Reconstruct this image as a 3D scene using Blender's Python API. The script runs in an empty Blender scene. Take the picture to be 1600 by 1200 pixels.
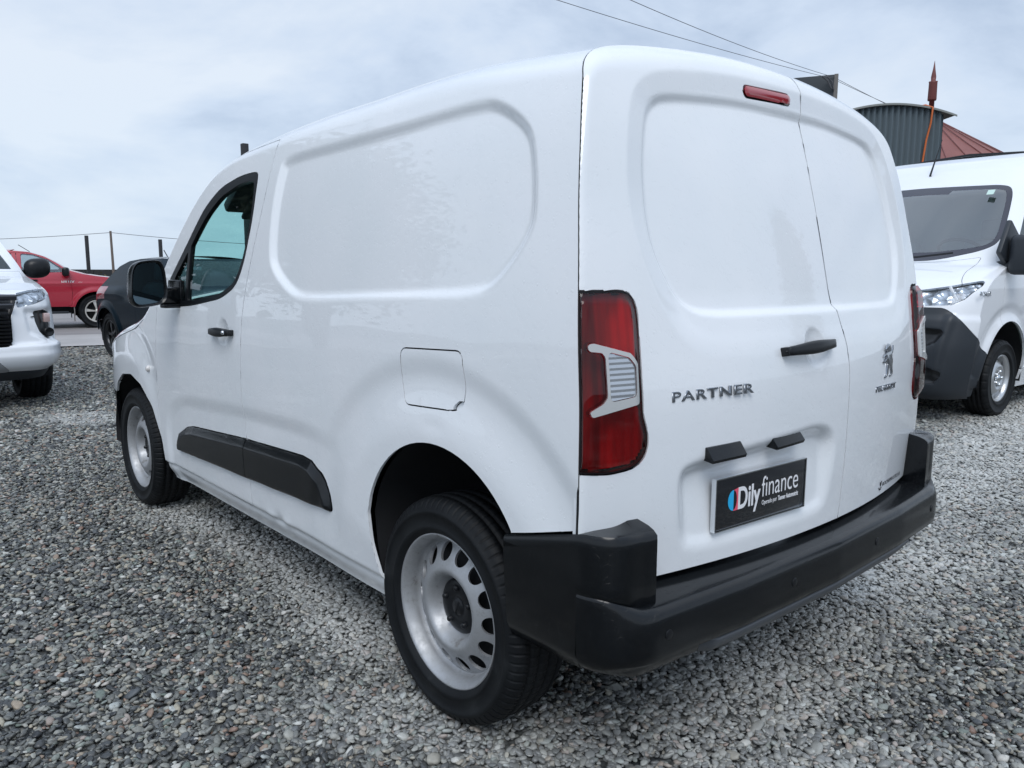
import bpy, bmesh, math, random
import numpy as np
from mathutils import Vector, Matrix
S = bpy.context.scene
C = S.collection
R = math.radians
# ---------------- camera, sky, sun, exposure ----------------
cam_data = bpy.data.cameras.new('camera'); cam = bpy.data.objects.new('camera', cam_data); C.objects.link(cam)
_yaw, _pitch, _roll = 0.7221, -0.1421, 0.0030
_f = Vector((math.sin(_yaw) * math.cos(_pitch), math.cos(_yaw) * math.cos(_pitch), math.sin(_pitch)))
_r = Vector((math.cos(_yaw), -math.sin(_yaw), 0)); _u = _r.cross(_f)
_r2 = _r * math.cos(_roll) + _u * math.sin(_roll); _u2 = _u * math.cos(_roll) - _r * math.sin(_roll)
M_ = Matrix((_r2, _u2, -_f)).transposed().to_4x4(); M_.translation = Vector((-2.1373, -1.7222, 1.28))
cam.matrix_world = M_
cam_data.sensor_fit = 'HORIZONTAL'; cam_data.sensor_width = 36; cam_data.lens = 36 * 1234.11 / 1600
cam_data.clip_start = .05; cam_data.clip_end = 2000
S.camera = cam
S.view_settings.view_transform = 'Standard'; S.view_settings.look = 'None'
S.view_settings.exposure = EXPOSURE = 0.46; S.view_settings.gamma = 1; S.view_settings.use_curve_mapping = False
W = bpy.data.worlds.new('World'); S.world = W; W.use_nodes = True
SUN_EL, SUN_AZ = R(52), R(222)      # azimuth measured from +y towards +x
def build_world():
    nt = W.node_tree; nt.nodes.clear(); L = nt.links
    def n(t, **k):
        o = nt.nodes.new(t)
        for a, b in k.items(): setattr(o, a, b)
        return o
    out = n('ShaderNodeOutputWorld'); bg = n('ShaderNodeBackground')
    sky = n('ShaderNodeTexSky', sky_type='NISHITA', sun_disc=False, sun_elevation=SUN_EL, sun_rotation=SUN_AZ, dust_density=2.0)
    tc = n('ShaderNodeTexCoord'); sep = n('ShaderNodeSeparateXYZ'); L.new(tc.outputs['Generated'], sep.inputs[0])
    # cloud deck: project the view direction on a flat layer
    zc = n('ShaderNodeMath', operation='MAXIMUM'); zc.inputs[1].default_value = 0; L.new(sep.outputs['Z'], zc.inputs[0])
    za = n('ShaderNodeMath', operation='ADD'); za.inputs[1].default_value = .30; L.new(zc.outputs[0], za.inputs[0])
    dv = n('ShaderNodeVectorMath', operation='DIVIDE'); L.new(tc.outputs['Generated'], dv.inputs[0]); L.new(za.outputs[0], dv.inputs[1])
    mp = n('ShaderNodeMapping'); mp.inputs['Scale'].default_value = (1, 1, .4); mp.inputs['Location'].default_value = (3.1, 1.7, 0); L.new(dv.outputs[0], mp.inputs[0])
    nz = n('ShaderNodeTexNoise'); nz.inputs['Scale'].default_value = 1.5; nz.inputs['Detail'].default_value = 7; nz.inputs['Roughness'].default_value = .56; nz.inputs['Distortion'].default_value = .25
    L.new(mp.outputs[0], nz.inputs['Vector'])
    rp = n('ShaderNodeValToRGB'); e = rp.color_ramp.elements
    e[0].position = .34; e[0].color = (3.5, 4.35, 5.7, 1)
    e[1].position = .62; e[1].color = (6.1, 6.75, 7.6, 1)
    m = e.new(.48); m.color = (5.0, 5.85, 7.1, 1)
    L.new(nz.outputs['Fac'], rp.inputs[0])
    # horizon haze: paler, evener
    hz = n('ShaderNodeMapRange'); hz.inputs['From Min'].default_value = 0; hz.inputs['From Max'].default_value = .22; hz.inputs['To Min'].default_value = .6; hz.inputs['To Max'].default_value = 0
    L.new(sep.outputs['Z'], hz.inputs['Value'])
    mx = n('ShaderNodeMixRGB'); mx.inputs[2].default_value = (5.5, 6.5, 7.6, 1); L.new(hz.outputs[0], mx.inputs[0]); L.new(rp.outputs[0], mx.inputs[1])
    # overcast brightening towards the zenith
    ze = n('ShaderNodeMapRange'); ze.inputs['From Min'].default_value = .35; ze.inputs['From Max'].default_value = 1.0; ze.inputs['To Min'].default_value = 1; ze.inputs['To Max'].default_value = 1.5
    L.new(sep.outputs['Z'], ze.inputs['Value'])
    ml = n('ShaderNodeMixRGB', blend_type='MULTIPLY'); ml.inputs[0].default_value = 1; L.new(mx.outputs[0], ml.inputs[1]); L.new(ze.outputs[0], ml.inputs[2])
    mm = n('ShaderNodeMixRGB'); mm.inputs[0].default_value = .93; L.new(sky.outputs[0], mm.inputs[1]); L.new(ml.outputs[0], mm.inputs[2])
    L.new(mm.outputs[0], bg.inputs['Color']); bg.inputs['Strength'].default_value = .095
    L.new(bg.outputs[0], out.inputs['Surface'])
build_world()
sun_data = bpy.data.lights.new('sun', 'SUN'); sun = bpy.data.objects.new('sun', sun_data); C.objects.link(sun)
sun_data.energy = 1.15; sun_data.angle = R(35); sun_data.color = (1.0, .99, .975)
_sd = Vector((math.sin(SUN_AZ) * math.cos(SUN_EL), math.cos(SUN_AZ) * math.cos(SUN_EL), math.sin(SUN_EL)))
sun.rotation_euler = _sd.to_track_quat('Z', 'Y').to_euler()
import numpy as np, math
def spline(xs, ys):
    xs = np.array(xs, float); ys = np.array(ys, float); n = len(xs)
    h = np.diff(xs); A = np.eye(n); b = np.zeros(n)
    for i in range(1, n - 1):
        A[i, i - 1] = h[i - 1]; A[i, i] = 2 * (h[i - 1] + h[i]); A[i, i + 1] = h[i]
        b[i] = 6 * ((ys[i + 1] - ys[i]) / h[i] - (ys[i] - ys[i - 1]) / h[i - 1])
    m = np.linalg.solve(A, b)
    def f(x):
        x = np.asarray(x, float); i = np.clip(np.searchsorted(xs, x) - 1, 0, n - 2)
        xc = np.clip(x, xs[0] - .3, xs[-1] + .3)
        t = xc - xs[i]; hi = h[i]
        return ys[i] + t * ((ys[i + 1] - ys[i]) / hi - hi * (2 * m[i] + m[i + 1]) / 6) + t * t * m[i] / 2 + t ** 3 * (m[i + 1] - m[i]) / (6 * hi)
    return f
def sstep(x, a, b):
    t = np.clip((x - a) / (b - a), 0, 1); return t * t * (3 - 2 * t)
def fillet(pts, r, n=7):
    """closed polygon with every corner rounded by radius r (scalar or list) -> dense points"""
    pts = np.array(pts, float); N = len(pts); out = []
    rr = [r] * N if np.isscalar(r) else list(r)
    for i in range(N):
        p, a, b = pts[i], pts[i - 1] - pts[i], pts[(i + 1) % N] - pts[i]
        la, lb = np.hypot(*a), np.hypot(*b); a = a / la; b = b / lb
        ang = math.acos(max(-1, min(1, float(a @ b)))); ri = rr[i]
        if ri < 1e-5 or ang > 3.12: out.append(p); continue
        d = min(ri / math.tan(ang / 2), la * .49, lb * .49); ri = d * math.tan(ang / 2)
        for k in range(n + 1):
            t = k / n  # quadratic blend close to the arc
            q0, q1 = p + a * d, p + b * d
            w = math.sin(ang / 2)
            out.append(((1 - t) ** 2 * q0 + 2 * t * (1 - t) * w * p + t * t * q1) / ((1 - t) ** 2 + 2 * t * (1 - t) * w + t * t))
    return np.array(out)
def soften(pts, c=.05, it=4):
    """closed polygon with its corners cut again and again: long edges stay straight, corners turn round"""
    p = np.array(pts, float)
    for _ in range(it):
        q = np.roll(p, -1, 0); d = q - p; l = np.maximum(np.hypot(*d.T), 1e-9)[:, None]; t = np.minimum(.25, c / l)
        p = np.stack([p + d * t, q - d * t], 1).reshape(-1, 2); c *= .5
    return p
def psdf(u, v, poly, margin=.25):
    """signed distance (negative inside) of the points to a closed polygon"""
    poly = np.asarray(poly, float); u = np.asarray(u, float); v = np.asarray(v, float); sh = u.shape
    u = u.ravel(); v = v.ravel(); res = np.full(u.shape, margin)
    lo, hi = poly.min(0) - margin, poly.max(0) + margin
    k = np.where((u > lo[0]) & (u < hi[0]) & (v > lo[1]) & (v < hi[1]))[0]
    if len(k):
        a, b = poly, np.roll(poly, -1, 0)
        for c in range(0, len(k), 20000):
            kk = k[c:c + 20000]; U = u[kk][:, None]; W = v[kk][:, None]
            ex, ey = (b - a)[:, 0], (b - a)[:, 1]; wx, wy = U - a[:, 0], W - a[:, 1]
            t = np.clip((wx * ex + wy * ey) / np.maximum(ex * ex + ey * ey, 1e-12), 0, 1)
            d = np.sqrt(((wx - t * ex) ** 2 + (wy - t * ey) ** 2).min(1))
            c1 = (a[:, 1] <= W) != (b[:, 1] <= W)
            xi = a[:, 0] + (W - a[:, 1]) * ex / np.where(np.abs(ey) < 1e-12, 1e-12, ey)
            ins = (np.sum(c1 & (U < xi), 1) % 2) == 1
            res[kk] = np.where(ins, -d, d)
    return res.reshape(sh)
# ---- the main van: section and rear face ----
VS = spline([.22, .32, .45, .62, .82, 1.0, 1.2, 1.4, 1.55, 1.66, 1.8], [.880, .899, .908, .913, .916, .913, .900, .872, .842, .812, .760])
VZT = spline([-.7, -.4, 0, .6, 1.0, 1.35, 1.56, 1.74, 1.92, 2.13, 2.36, 2.52, 2.7, 3.0, 3.3, 3.55, 3.7],
             [1.815, 1.833, 1.875, 1.873, 1.85, 1.81, 1.77, 1.70, 1.56, 1.36, 1.15, 1.075, 1.04, .99, .92, .82, .72])
VRC = spline([-.7, 1.3, 1.7, 2.1, 2.5, 3.0, 3.7], [.10, .09, .055, .05, .07, .09, .10])
VW = spline([-.6, -.2, .4, 2.4, 2.85, 3.1, 3.3, 3.45, 3.57, 3.66, 3.72], [.983, .994, 1, 1, .993, .970, .925, .865, .785, .69, .60])
VCR = spline([-.7, .5, 1.4, 1.8, 2.2, 2.6, 3.1, 3.7], [.03, .035, .04, .10, .12, .06, .05, .04])
Z0 = .25
def van_side_xz(y, v):
    """undisplaced section: v in 0..1 is the side (sill to shoulder), 1..2 the shoulder bend and the roof half"""
    zt = VZT(y); rc = VRC(y); s1 = zt - rc; w = VW(y); vc = np.clip(v, 0, 1)
    z = Z0 + (s1 - Z0) * vc; x = VS(z) * w
    t = np.clip((v - 1) / .6, 0, 1); e = 1e-3
    X0 = VS(s1) * w; sl = (VS(s1 + e) - VS(s1 - e)) / (2 * e) * w
    xr = X0 - 2.1 * rc; k = .55
    P1x, P1z = X0 + sl * rc * .62, s1 + rc * .62
    cr = VCR(y); P2x = xr + 1.15 * rc; P2z = zt - 1.15 * rc * 2 * cr / np.maximum(xr, .1)
    bx = (1 - t) ** 3 * X0 + 3 * t * (1 - t) ** 2 * P1x + 3 * t * t * (1 - t) * P2x + t ** 3 * xr
    bz = (1 - t) ** 3 * s1 + 3 * t * (1 - t) ** 2 * P1z + 3 * t * t * (1 - t) * P2z + t ** 3 * zt
    q = np.clip((v - 1.6) / .4, 0, 1); fx = xr * (1 - q); fz = zt + cr * (1 - (1 - q) ** 2)
    x = np.where(v > 1, np.where(v > 1.6, fx, bx), x); z = np.where(v > 1, np.where(v > 1.6, fz, bz), z)
    return x, z
VYC = spline([.25, .45, .57, .72, .87, 1.0, 1.08, 1.19, 1.33, 1.556, 1.742, 1.85], [-.645, -.655, -.66, -.669, -.672, -.668, -.657, -.637, -.607, -.550, -.488, -.448])
VK = spline([.3, .84, 1.035, 1.235, 1.34, 1.45, 1.6, 1.9], [.15, .15, .150, .135, .128, .124, .109, .082])
def rear_y(x, z): return VYC(z) + VK(z) * x * x
def rear_r(v): return np.where(v < .8, .006, .006 + .038 * sstep(v, .8, 1.5))
# ---------------- mesh helpers ----------------
def put(name, me, parent=None, loc=None, label=None):
    o = bpy.data.objects.new(name, me); C.objects.link(o)
    if parent is not None: o.parent = parent
    if loc is not None: o.location = loc
    if label: o['label'] = label
    return o
def mk(name, V, faces, mat, parent=None, smooth=True, N=None, label=None):
    """V (n,3); faces: arrays (m,3)/(m,4)"""
    V = np.asarray(V, np.float32).reshape(-1, 3); fs = [np.asarray(f, np.int32) for f in (faces if isinstance(faces, list) else [faces]) if len(f)]
    me = bpy.data.meshes.new(name); me.vertices.add(len(V)); me.vertices.foreach_set('co', V.ravel())
    nl = sum(f.size for f in fs); nf = sum(len(f) for f in fs)
    me.loops.add(nl); me.loops.foreach_set('vertex_index', np.concatenate([f.ravel() for f in fs]))
    me.polygons.add(nf)
    st = np.concatenate([[0], np.cumsum(np.concatenate([np.full(len(f), f.shape[1]) for f in fs]))[:-1]]).astype(np.int32)
    me.polygons.foreach_set('loop_start', st)
    me.update(calc_edges=True); me.validate()
    if smooth: me.polygons.foreach_set('use_smooth', np.ones(len(me.polygons), bool))
    if N is not None and len(me.vertices) == len(N):
        me.normals_split_custom_set_from_vertices(np.asarray(N, np.float32).tolist())
    if mat is not None: me.materials.append(mat)
    return put(name, me, parent, label=label)
def thing(name, label, cat, loc=(0, 0, 0), rz=0, group=None):
    o = bpy.data.objects.new(name, None); C.objects.link(o); o.location = loc; o.rotation_euler = (0, 0, rz)
    o.empty_display_size = .2
    o['label'] = label; o['category'] = cat
    if group: o['group'] = group
    return o
def tag(o, label=None, cat=None, group=None, kind=None):
    for k, v in (('label', label), ('category', cat), ('group', group), ('kind', kind)):
        if v: o[k] = v
    return o
def twin(o, parent=None, matrix=None):
    """copy of an object and its children sharing the meshes"""
    c = o.copy(); C.objects.link(c)
    if parent is not None: c.parent = parent
    if matrix is not None: c.matrix_local = matrix
    for ch in list(o.children): twin(ch, c)
    return c
MIRROR_X = Matrix.Scale(-1, 4, (1, 0, 0))
def grid_faces(n, m, wrap=False):
    i, j = np.meshgrid(np.arange(n - 1), np.arange(m if wrap else m - 1), indexing='ij')
    j2 = (j + 1) % m
    return np.stack([i * m + j, i * m + j2, (i + 1) * m + j2, (i + 1) * m + j], -1).reshape(-1, 4)
def vnormals(V, T):
    fn = np.cross(V[T[:, 1]] - V[T[:, 0]], V[T[:, 2]] - V[T[:, 0]]); N = np.zeros_like(V)
    for k in range(3):
        for d in range(3): N[:, d] += np.bincount(T[:, k], fn[:, d], len(V))
    return N / np.maximum(np.linalg.norm(N, axis=1, keepdims=True), 1e-12)
class Sheet:
    """a surface over a 2-D parameter grid that can be cut along smooth curves into separate panels"""
    def __init__(s, A, B, surf, disp=None, flip=False):
        n, m = A.shape; s.P = np.stack([A.ravel(), B.ravel()], 1).astype(float)
        q = grid_faces(n, m)
        if flip: q = q[:, ::-1]
        s.T = np.concatenate([q[:, [0, 1, 2]], q[:, [0, 2, 3]]]); s.L = np.zeros(len(s.T), int)
        s.surf, s.disp = surf, disp; s.U = surf(s.P)
    def cut(s, phi, new, old=0):
        """triangles of region `old` where phi < 0 become region `new`"""
        f = phi(s.U[:, 0], s.U[:, 1], s.U[:, 2]); f = np.where(np.abs(f) < 1e-6, 1e-6, f)
        sel = s.L == old if np.isscalar(old) else np.isin(s.L, old)
        sg = f[s.T] < 0; cnt = sg.sum(1)
        s.L[sel & (cnt == 3)] = new
        mix = np.where(sel & (cnt > 0) & (cnt < 3))[0]
        if not len(mix): return
        T = s.T[mix]; g = sg[mix]; lone = np.where(cnt[mix] == 1, g.argmax(1), (~g).argmax(1))
        ar = np.arange(len(T)); a = T[ar, lone]; b = T[ar, (lone + 1) % 3]; c = T[ar, (lone + 2) % 3]
        E = np.sort(np.concatenate([np.stack([a, b], 1), np.stack([a, c], 1)]), 1)
        key = E[:, 0].astype(np.int64) * 10 ** 8 + E[:, 1]; uk, inv = np.unique(key, return_inverse=True)
        e0, e1 = uk // 10 ** 8, uk % 10 ** 8; t = f[e0] / (f[e0] - f[e1])
        s_old = len(s.P); s.P = np.concatenate([s.P, s.P[e0] + (s.P[e1] - s.P[e0]) * t[:, None]])
        s.U = np.concatenate([s.U, s.surf(s.P[s_old:])])
        ab = s_old + inv[:len(a)]; ac = s_old + inv[len(a):]
        la = np.where(f[a] < 0, new, s.L[mix]); lb = np.where(f[b] < 0, new, s.L[mix])
        keep = np.ones(len(s.T), bool); keep[mix] = False
        # edges shared with triangles of other regions are split there too, so no cracks open
        oth = np.where(keep)[0]; To = s.T[oth]; add = []; addl = []; drop = []
        cutmap = {(int(x), int(y)): s_old + k for k, (x, y) in enumerate(zip(e0, e1))}
        touched = np.zeros(s_old, bool); touched[e0] = True; touched[e1] = True
        cand = oth[touched[To].sum(1) >= 2]
        for i in cand:
            p = s.T[i]; hit = []
            for k in range(3):
                u, v = int(p[k]), int(p[(k + 1) % 3]); kk = cutmap.get((min(u, v), max(u, v)))
                if kk is not None: hit.append((k, kk))
            if len(hit) == 1:
                k, kk = hit[0]; drop.append(i)
                add += [(p[k], kk, p[(k + 2) % 3]), (kk, p[(k + 1) % 3], p[(k + 2) % 3])]; addl += [s.L[i]] * 2
            elif len(hit) == 2:
                (k1, m1), (k2, m2) = hit
                if (k1 + 1) % 3 != k2: (k1, m1), (k2, m2) = (k2, m2), (k1, m1)
                A_, B_, C_ = p[k1], p[k2], p[(k2 + 1) % 3]; drop.append(i)
                add += [(A_, m1, C_), (m1, m2, C_), (m1, B_, m2)]; addl += [s.L[i]] * 3
        keep[drop] = False
        parts = [s.T[keep], np.stack([a, ab, ac], 1), np.stack([ab, b, c], 1), np.stack([ab, c, ac], 1)]
        labs = [s.L[keep], la, lb, lb]
        if add: parts.append(np.array(add, dtype=s.T.dtype)); labs.append(np.array(addl, dtype=int))
        s.T = np.concatenate(parts); s.L = np.concatenate(labs)
    def finish(s):
        N0 = vnormals(s.U, s.T)
        s.V = s.U + N0 * s.disp(s.U[:, 0], s.U[:, 1], s.U[:, 2], s.P)[:, None] if s.disp else s.U.copy()
        s.N = vnormals(s.V, s.T); return s
    def piece(s, name, lab, mat, parent, gap=.004, flange=.018, lift=None, label=None, edge_mat=None, ldir=None):
        T = s.T[np.isin(s.L, lab)]
        if not len(T): print('EMPTY PIECE', name, lab); return None
        idx, inv = np.unique(T, return_inverse=True); T = inv.reshape(-1, 3)
        V = s.V[idx].copy(); N = s.N[idx].copy()
        N1 = N if ldir is None else np.tile(np.array(ldir) / np.linalg.norm(ldir), (len(N), 1))
        if lift is not None:
            V = V + N1 * lift(*s.U[idx].T)[:, None]; N = vnormals(V, T)
        e = np.concatenate([T[:, [0, 1]], T[:, [1, 2]], T[:, [2, 0]]]); es = np.sort(e, 1)
        key = es[:, 0].astype(np.int64) * 10 ** 8 + es[:, 1]; u, first, ct = np.unique(key, return_index=True, return_counts=True)
        B = e[first[ct == 1]]
        inw = np.zeros_like(V)
        d = V[B[:, 1]] - V[B[:, 0]]; d /= np.maximum(np.linalg.norm(d, axis=1, keepdims=True), 1e-9)
        Nb = N if ldir is None else N1
        w = np.cross((Nb[B[:, 0]] + Nb[B[:, 1]]) / 2, d)
        for k in (0, 1):
            for q in range(3): inw[:, q] += np.bincount(B[:, k], w[:, q], len(V))
        inw /= np.maximum(np.linalg.norm(inw, axis=1, keepdims=True), 1e-9)
        for _ in range(5):   # even out the direction along the cut
            acc = inw.copy()
            for k in (0, 1):
                for q in range(3): acc[:, q] += np.bincount(B[:, k], inw[B[:, 1 - k], q], len(V))
            inw = acc / np.maximum(np.linalg.norm(acc, axis=1, keepdims=True), 1e-9)
        ln = np.linalg.norm(inw, axis=1, keepdims=True); inw = np.where(ln > 1e-6, inw / np.maximum(ln, 1e-9), 0)
        V = V + inw * gap / 2
        faces = [T]; VV = [V]; NN = [N]
        if flange:
            bv = np.unique(B); mp = np.zeros(len(V), int); mp[bv] = np.arange(len(bv)); o1 = len(V); o2 = o1 + len(bv)
            VV += [V[bv], V[bv] - Nb[bv] * flange + inw[bv] * .002]; NN += [-inw[bv], -inw[bv]]
            faces.append(np.stack([mp[B[:, 1]] + o1, mp[B[:, 0]] + o1, mp[B[:, 0]] + o2, mp[B[:, 1]] + o2], 1))
        return mk(name, np.concatenate(VV), faces, mat, parent, True, np.concatenate(NN), label)
def lathe(name, prof, mat, parent=None, n=64, axis='x', **k):
    """prof: (r, a) pairs; a runs along the axis; returns the spun mesh"""
    prof = np.array(prof, float); th = np.linspace(0, 2 * np.pi, n, endpoint=False)
    r, a = prof[:, 0][:, None], prof[:, 1][:, None]
    c_, s_ = r * np.cos(th), r * np.sin(th); aa = a + 0 * th
    V = {'x': (aa, c_, s_), 'y': (s_, aa, c_), 'z': (c_, s_, aa)}[axis]
    V = np.stack(V, -1).reshape(-1, 3)
    return mk(name, V, grid_faces(len(prof), n, True), mat, parent, **k)
def bmobj(name, bm, mat, parent=None, smooth=False, label=None, ang=35):
    me = bpy.data.meshes.new(name); bm.normal_update(); bm.to_mesh(me); bm.free()
    if mat is not None: me.materials.append(mat)
    if smooth:
        me.polygons.foreach_set('use_smooth', np.ones(len(me.polygons), bool)); me.set_sharp_from_angle(angle=R(ang))
    return put(name, me, parent, label=label)
def add_box(bm, c, size, rot=None, bevel=0, seg=2):
    r = bmesh.ops.create_cube(bm, size=1); vs = r['verts']
    M = Matrix.Translation(c) @ (rot.to_4x4() if rot is not None else Matrix.Identity(4)) @ Matrix.Diagonal((*size, 1))
    bmesh.ops.transform(bm, matrix=M, verts=vs)
    if bevel:
        es = list({e for v in vs for e in v.link_edges}); bmesh.ops.bevel(bm, geom=es, offset=bevel, segments=seg, profile=.5, affect='EDGES')
def box(name, c, size, mat, parent=None, rot=None, bevel=0, seg=2, label=None):
    bm = bmesh.new(); add_box(bm, c, size, rot, bevel, seg); return bmobj(name, bm, mat, parent, bool(bevel), label)
def add_tube(bm, pts, rad, n=8, caps=True):
    pts = [Vector(p) for p in pts]; rings = []; rad = rad if hasattr(rad, '__len__') else [rad] * len(pts)
    up = None
    for i, p in enumerate(pts):
        t = (pts[min(i + 1, len(pts) - 1)] - pts[max(i - 1, 0)]).normalized()
        a = up if up is not None else (Vector((0, 0, 1)) if abs(t.z) < .9 else Vector((1, 0, 0)))
        x = t.cross(a).normalized(); y = x.cross(t).normalized(); up = y
        rings.append([bm.verts.new(p + (x * math.cos(2 * math.pi * k / n) + y * math.sin(2 * math.pi * k / n)) * rad[i]) for k in range(n)])
    for a, b in zip(rings, rings[1:]):
        for k in range(n): bm.faces.new((a[k], a[(k + 1) % n], b[(k + 1) % n], b[k]))
    if caps: bm.faces.new(rings[0][::-1]); bm.faces.new(rings[-1])
def tube(name, pts, rad, mat, parent=None, n=8, label=None):
    bm = bmesh.new(); add_tube(bm, pts, rad, n); bmesh.ops.recalc_face_normals(bm, faces=bm.faces[:]); return bmobj(name, bm, mat, parent, True, label, 50)
def prism(name, poly, depth, mat, parent=None, M=None, bevel=0, smooth=False, label=None):
    """polygon in local xy extruded along +z by depth"""
    bm = bmesh.new(); vs = [bm.verts.new((p[0], p[1], 0)) for p in poly]; f = bm.faces.new(vs)
    r = bmesh.ops.extrude_face_region(bm, geom=[f]); nv = [g for g in r['geom'] if isinstance(g, bmesh.types.BMVert)]
    bmesh.ops.translate(bm, vec=(0, 0, depth), verts=nv); bmesh.ops.recalc_face_normals(bm, faces=bm.faces[:])
    if bevel:
        top = [e for e in bm.edges if all(v in nv for v in e.verts)]
        bmesh.ops.bevel(bm, geom=top, offset=bevel, segments=2, profile=.5, affect='EDGES')
    if M is not None: bmesh.ops.transform(bm, matrix=M, verts=bm.verts[:])
    return bmobj(name, bm, mat, parent, smooth or bool(bevel), label)
def frame(o, xdir, normal):
    """matrix with local x along xdir, local z along normal"""
    z = Vector(normal).normalized(); x = Vector(xdir); x = (x - z * x.dot(z)).normalized(); y = z.cross(x)
    M = Matrix((x, y, z)).transposed().to_4x4(); M.translation = Vector(o); return M
def text(name, body, size, M, mat, parent=None, depth=.001, bevel=0, sx=1, shear=0, offset=0, align='LEFT', label=None, space=1.0, fit=0):
    cu = bpy.data.curves.new(name, 'FONT'); cu.body = body; cu.size = size; cu.extrude = depth; cu.bevel_depth = bevel; cu.bevel_resolution = 1
    cu.shear = shear; cu.offset = offset; cu.align_x = align; cu.align_y = 'BOTTOM_BASELINE'; cu.space_character = space; cu.resolution_u = 6
    t = bpy.data.objects.new(name, cu); C.objects.link(t); bpy.context.view_layer.update()
    me = bpy.data.meshes.new_from_object(t.evaluated_get(bpy.context.evaluated_depsgraph_get())); me.name = name
    bpy.data.objects.remove(t); bpy.data.curves.remove(cu); me.materials.clear(); me.materials.append(mat)
    if fit:
        xs = [v.co.x for v in me.vertices]; sx = fit / (max(xs) - min(xs)); M = M @ Matrix.Translation((-min(xs) * sx, 0, 0))
    o = put(name, me, parent, label=label); o.matrix_local = M @ Matrix.Diagonal((sx, 1, 1, 1)); return o
def sweep(path, nrm, prof):
    """path (K,2) plan points, nrm (K,2) outward plan normals, prof (K,J,2): (inset d, z) -> verts grid"""
    K, J = prof.shape[:2]; xy = path[:, None, :] - nrm[:, None, :] * prof[:, :, 0:1]
    return np.concatenate([xy, prof[:, :, 1:2]], 2).reshape(-1, 3), grid_faces(K, J)[:, ::-1]
# ---------------- materials ----------------
def material(name, col=(.5, .5, .5), rough=.5, metal=0, coat=0, spec=.5, build=None, coat_rough=.03):
    m = bpy.data.materials.new(name); m.use_nodes = True; nt = m.node_tree; b = nt.nodes['Principled BSDF']
    b.inputs['Base Color'].default_value = (*col, 1); b.inputs['Roughness'].default_value = rough; b.inputs['Metallic'].default_value = metal
    b.inputs['Coat Weight'].default_value = coat; b.inputs['Coat Roughness'].default_value = coat_rough; b.inputs['Specular IOR Level'].default_value = spec
    if build: build(nt, b)
    return m
def nd(nt, t, **k):
    o = nt.nodes.new(t)
    for a, v in k.items():
        if a.startswith('i_'): o.inputs[a[2:].replace('_', ' ')].default_value = v
        else: setattr(o, a, v)
    return o
def noise_bump(nt, b, scale, strength, dist=.002, detail=3, target='Normal'):
    tc = nd(nt, 'ShaderNodeTexCoord'); nz = nd(nt, 'ShaderNodeTexNoise', i_Scale=scale, i_Detail=detail)
    nt.links.new(tc.outputs['Object'], nz.inputs['Vector'])
    bp = nd(nt, 'ShaderNodeBump', i_Strength=strength, i_Distance=dist); nt.links.new(nz.outputs['Fac'], bp.inputs['Height'])
    nt.links.new(bp.outputs[0], b.inputs[target]); return tc, nz, bp
def ramp(nt, src, stops):
    r = nd(nt, 'ShaderNodeValToRGB'); e = r.color_ramp.elements
    e[0].position, e[0].color = stops[0][0], (*stops[0][1], 1); e[1].position, e[1].color = stops[-1][0], (*stops[-1][1], 1)
    for p, c_ in stops[1:-1]: k = e.new(p); k.color = (*c_, 1)
    nt.links.new(src, r.inputs[0]); return r
def droplets(nt, b, scale=95, strength=.35, target=('Normal', 'Coat Normal'), keep=.80):
    """sparse rain beads as bump"""
    tc = nd(nt, 'ShaderNodeTexCoord'); mp = nd(nt, 'ShaderNodeMapping'); mp.inputs['Scale'].default_value = (1, 1, .8)
    nt.links.new(tc.outputs['Object'], mp.inputs[0])
    vo = nd(nt, 'ShaderNodeTexVoronoi', i_Scale=scale); nt.links.new(mp.outputs[0], vo.inputs['Vector'])
    sz = nd(nt, 'ShaderNodeSeparateColor'); nt.links.new(vo.outputs['Color'], sz.inputs[0])
    rad = nd(nt, 'ShaderNodeMapRange'); rad.inputs['From Min'].default_value = keep; rad.inputs['From Max'].default_value = 1; rad.inputs['To Min'].default_value = 0; rad.inputs['To Max'].default_value = .34
    nt.links.new(sz.outputs[0], rad.inputs[0])
    dv = nd(nt, 'ShaderNodeMath', operation='DIVIDE'); nt.links.new(vo.outputs['Distance'], dv.inputs[0]); nt.links.new(rad.outputs[0], dv.inputs[1])
    pw = nd(nt, 'ShaderNodeMath', operation='MULTIPLY'); nt.links.new(dv.outputs[0], pw.inputs[0]); nt.links.new(dv.outputs[0], pw.inputs[1])
    sb = nd(nt, 'ShaderNodeMath', operation='SUBTRACT', use_clamp=True); sb.inputs[0].default_value = 1; nt.links.new(pw.outputs[0], sb.inputs[1])
    bp = nd(nt, 'ShaderNodeBump', i_Strength=strength, i_Distance=.0012); nt.links.new(sb.outputs[0], bp.inputs['Height'])
    for t in target: nt.links.new(bp.outputs[0], b.inputs[t])
    return sb
def paint_white(nt, b):
    droplets(nt, b)
    tc = nd(nt, 'ShaderNodeTexCoord'); nz = nd(nt, 'ShaderNodeTexNoise', i_Scale=3.2, i_Detail=5); nt.links.new(tc.outputs['Object'], nz.inputs['Vector'])
    r = ramp(nt, nz.outputs['Fac'], [(.35, (.755, .785, .81)), (.65, (.79, .81, .835))]); nt.links.new(r.outputs[0], b.inputs['Base Color'])
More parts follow.
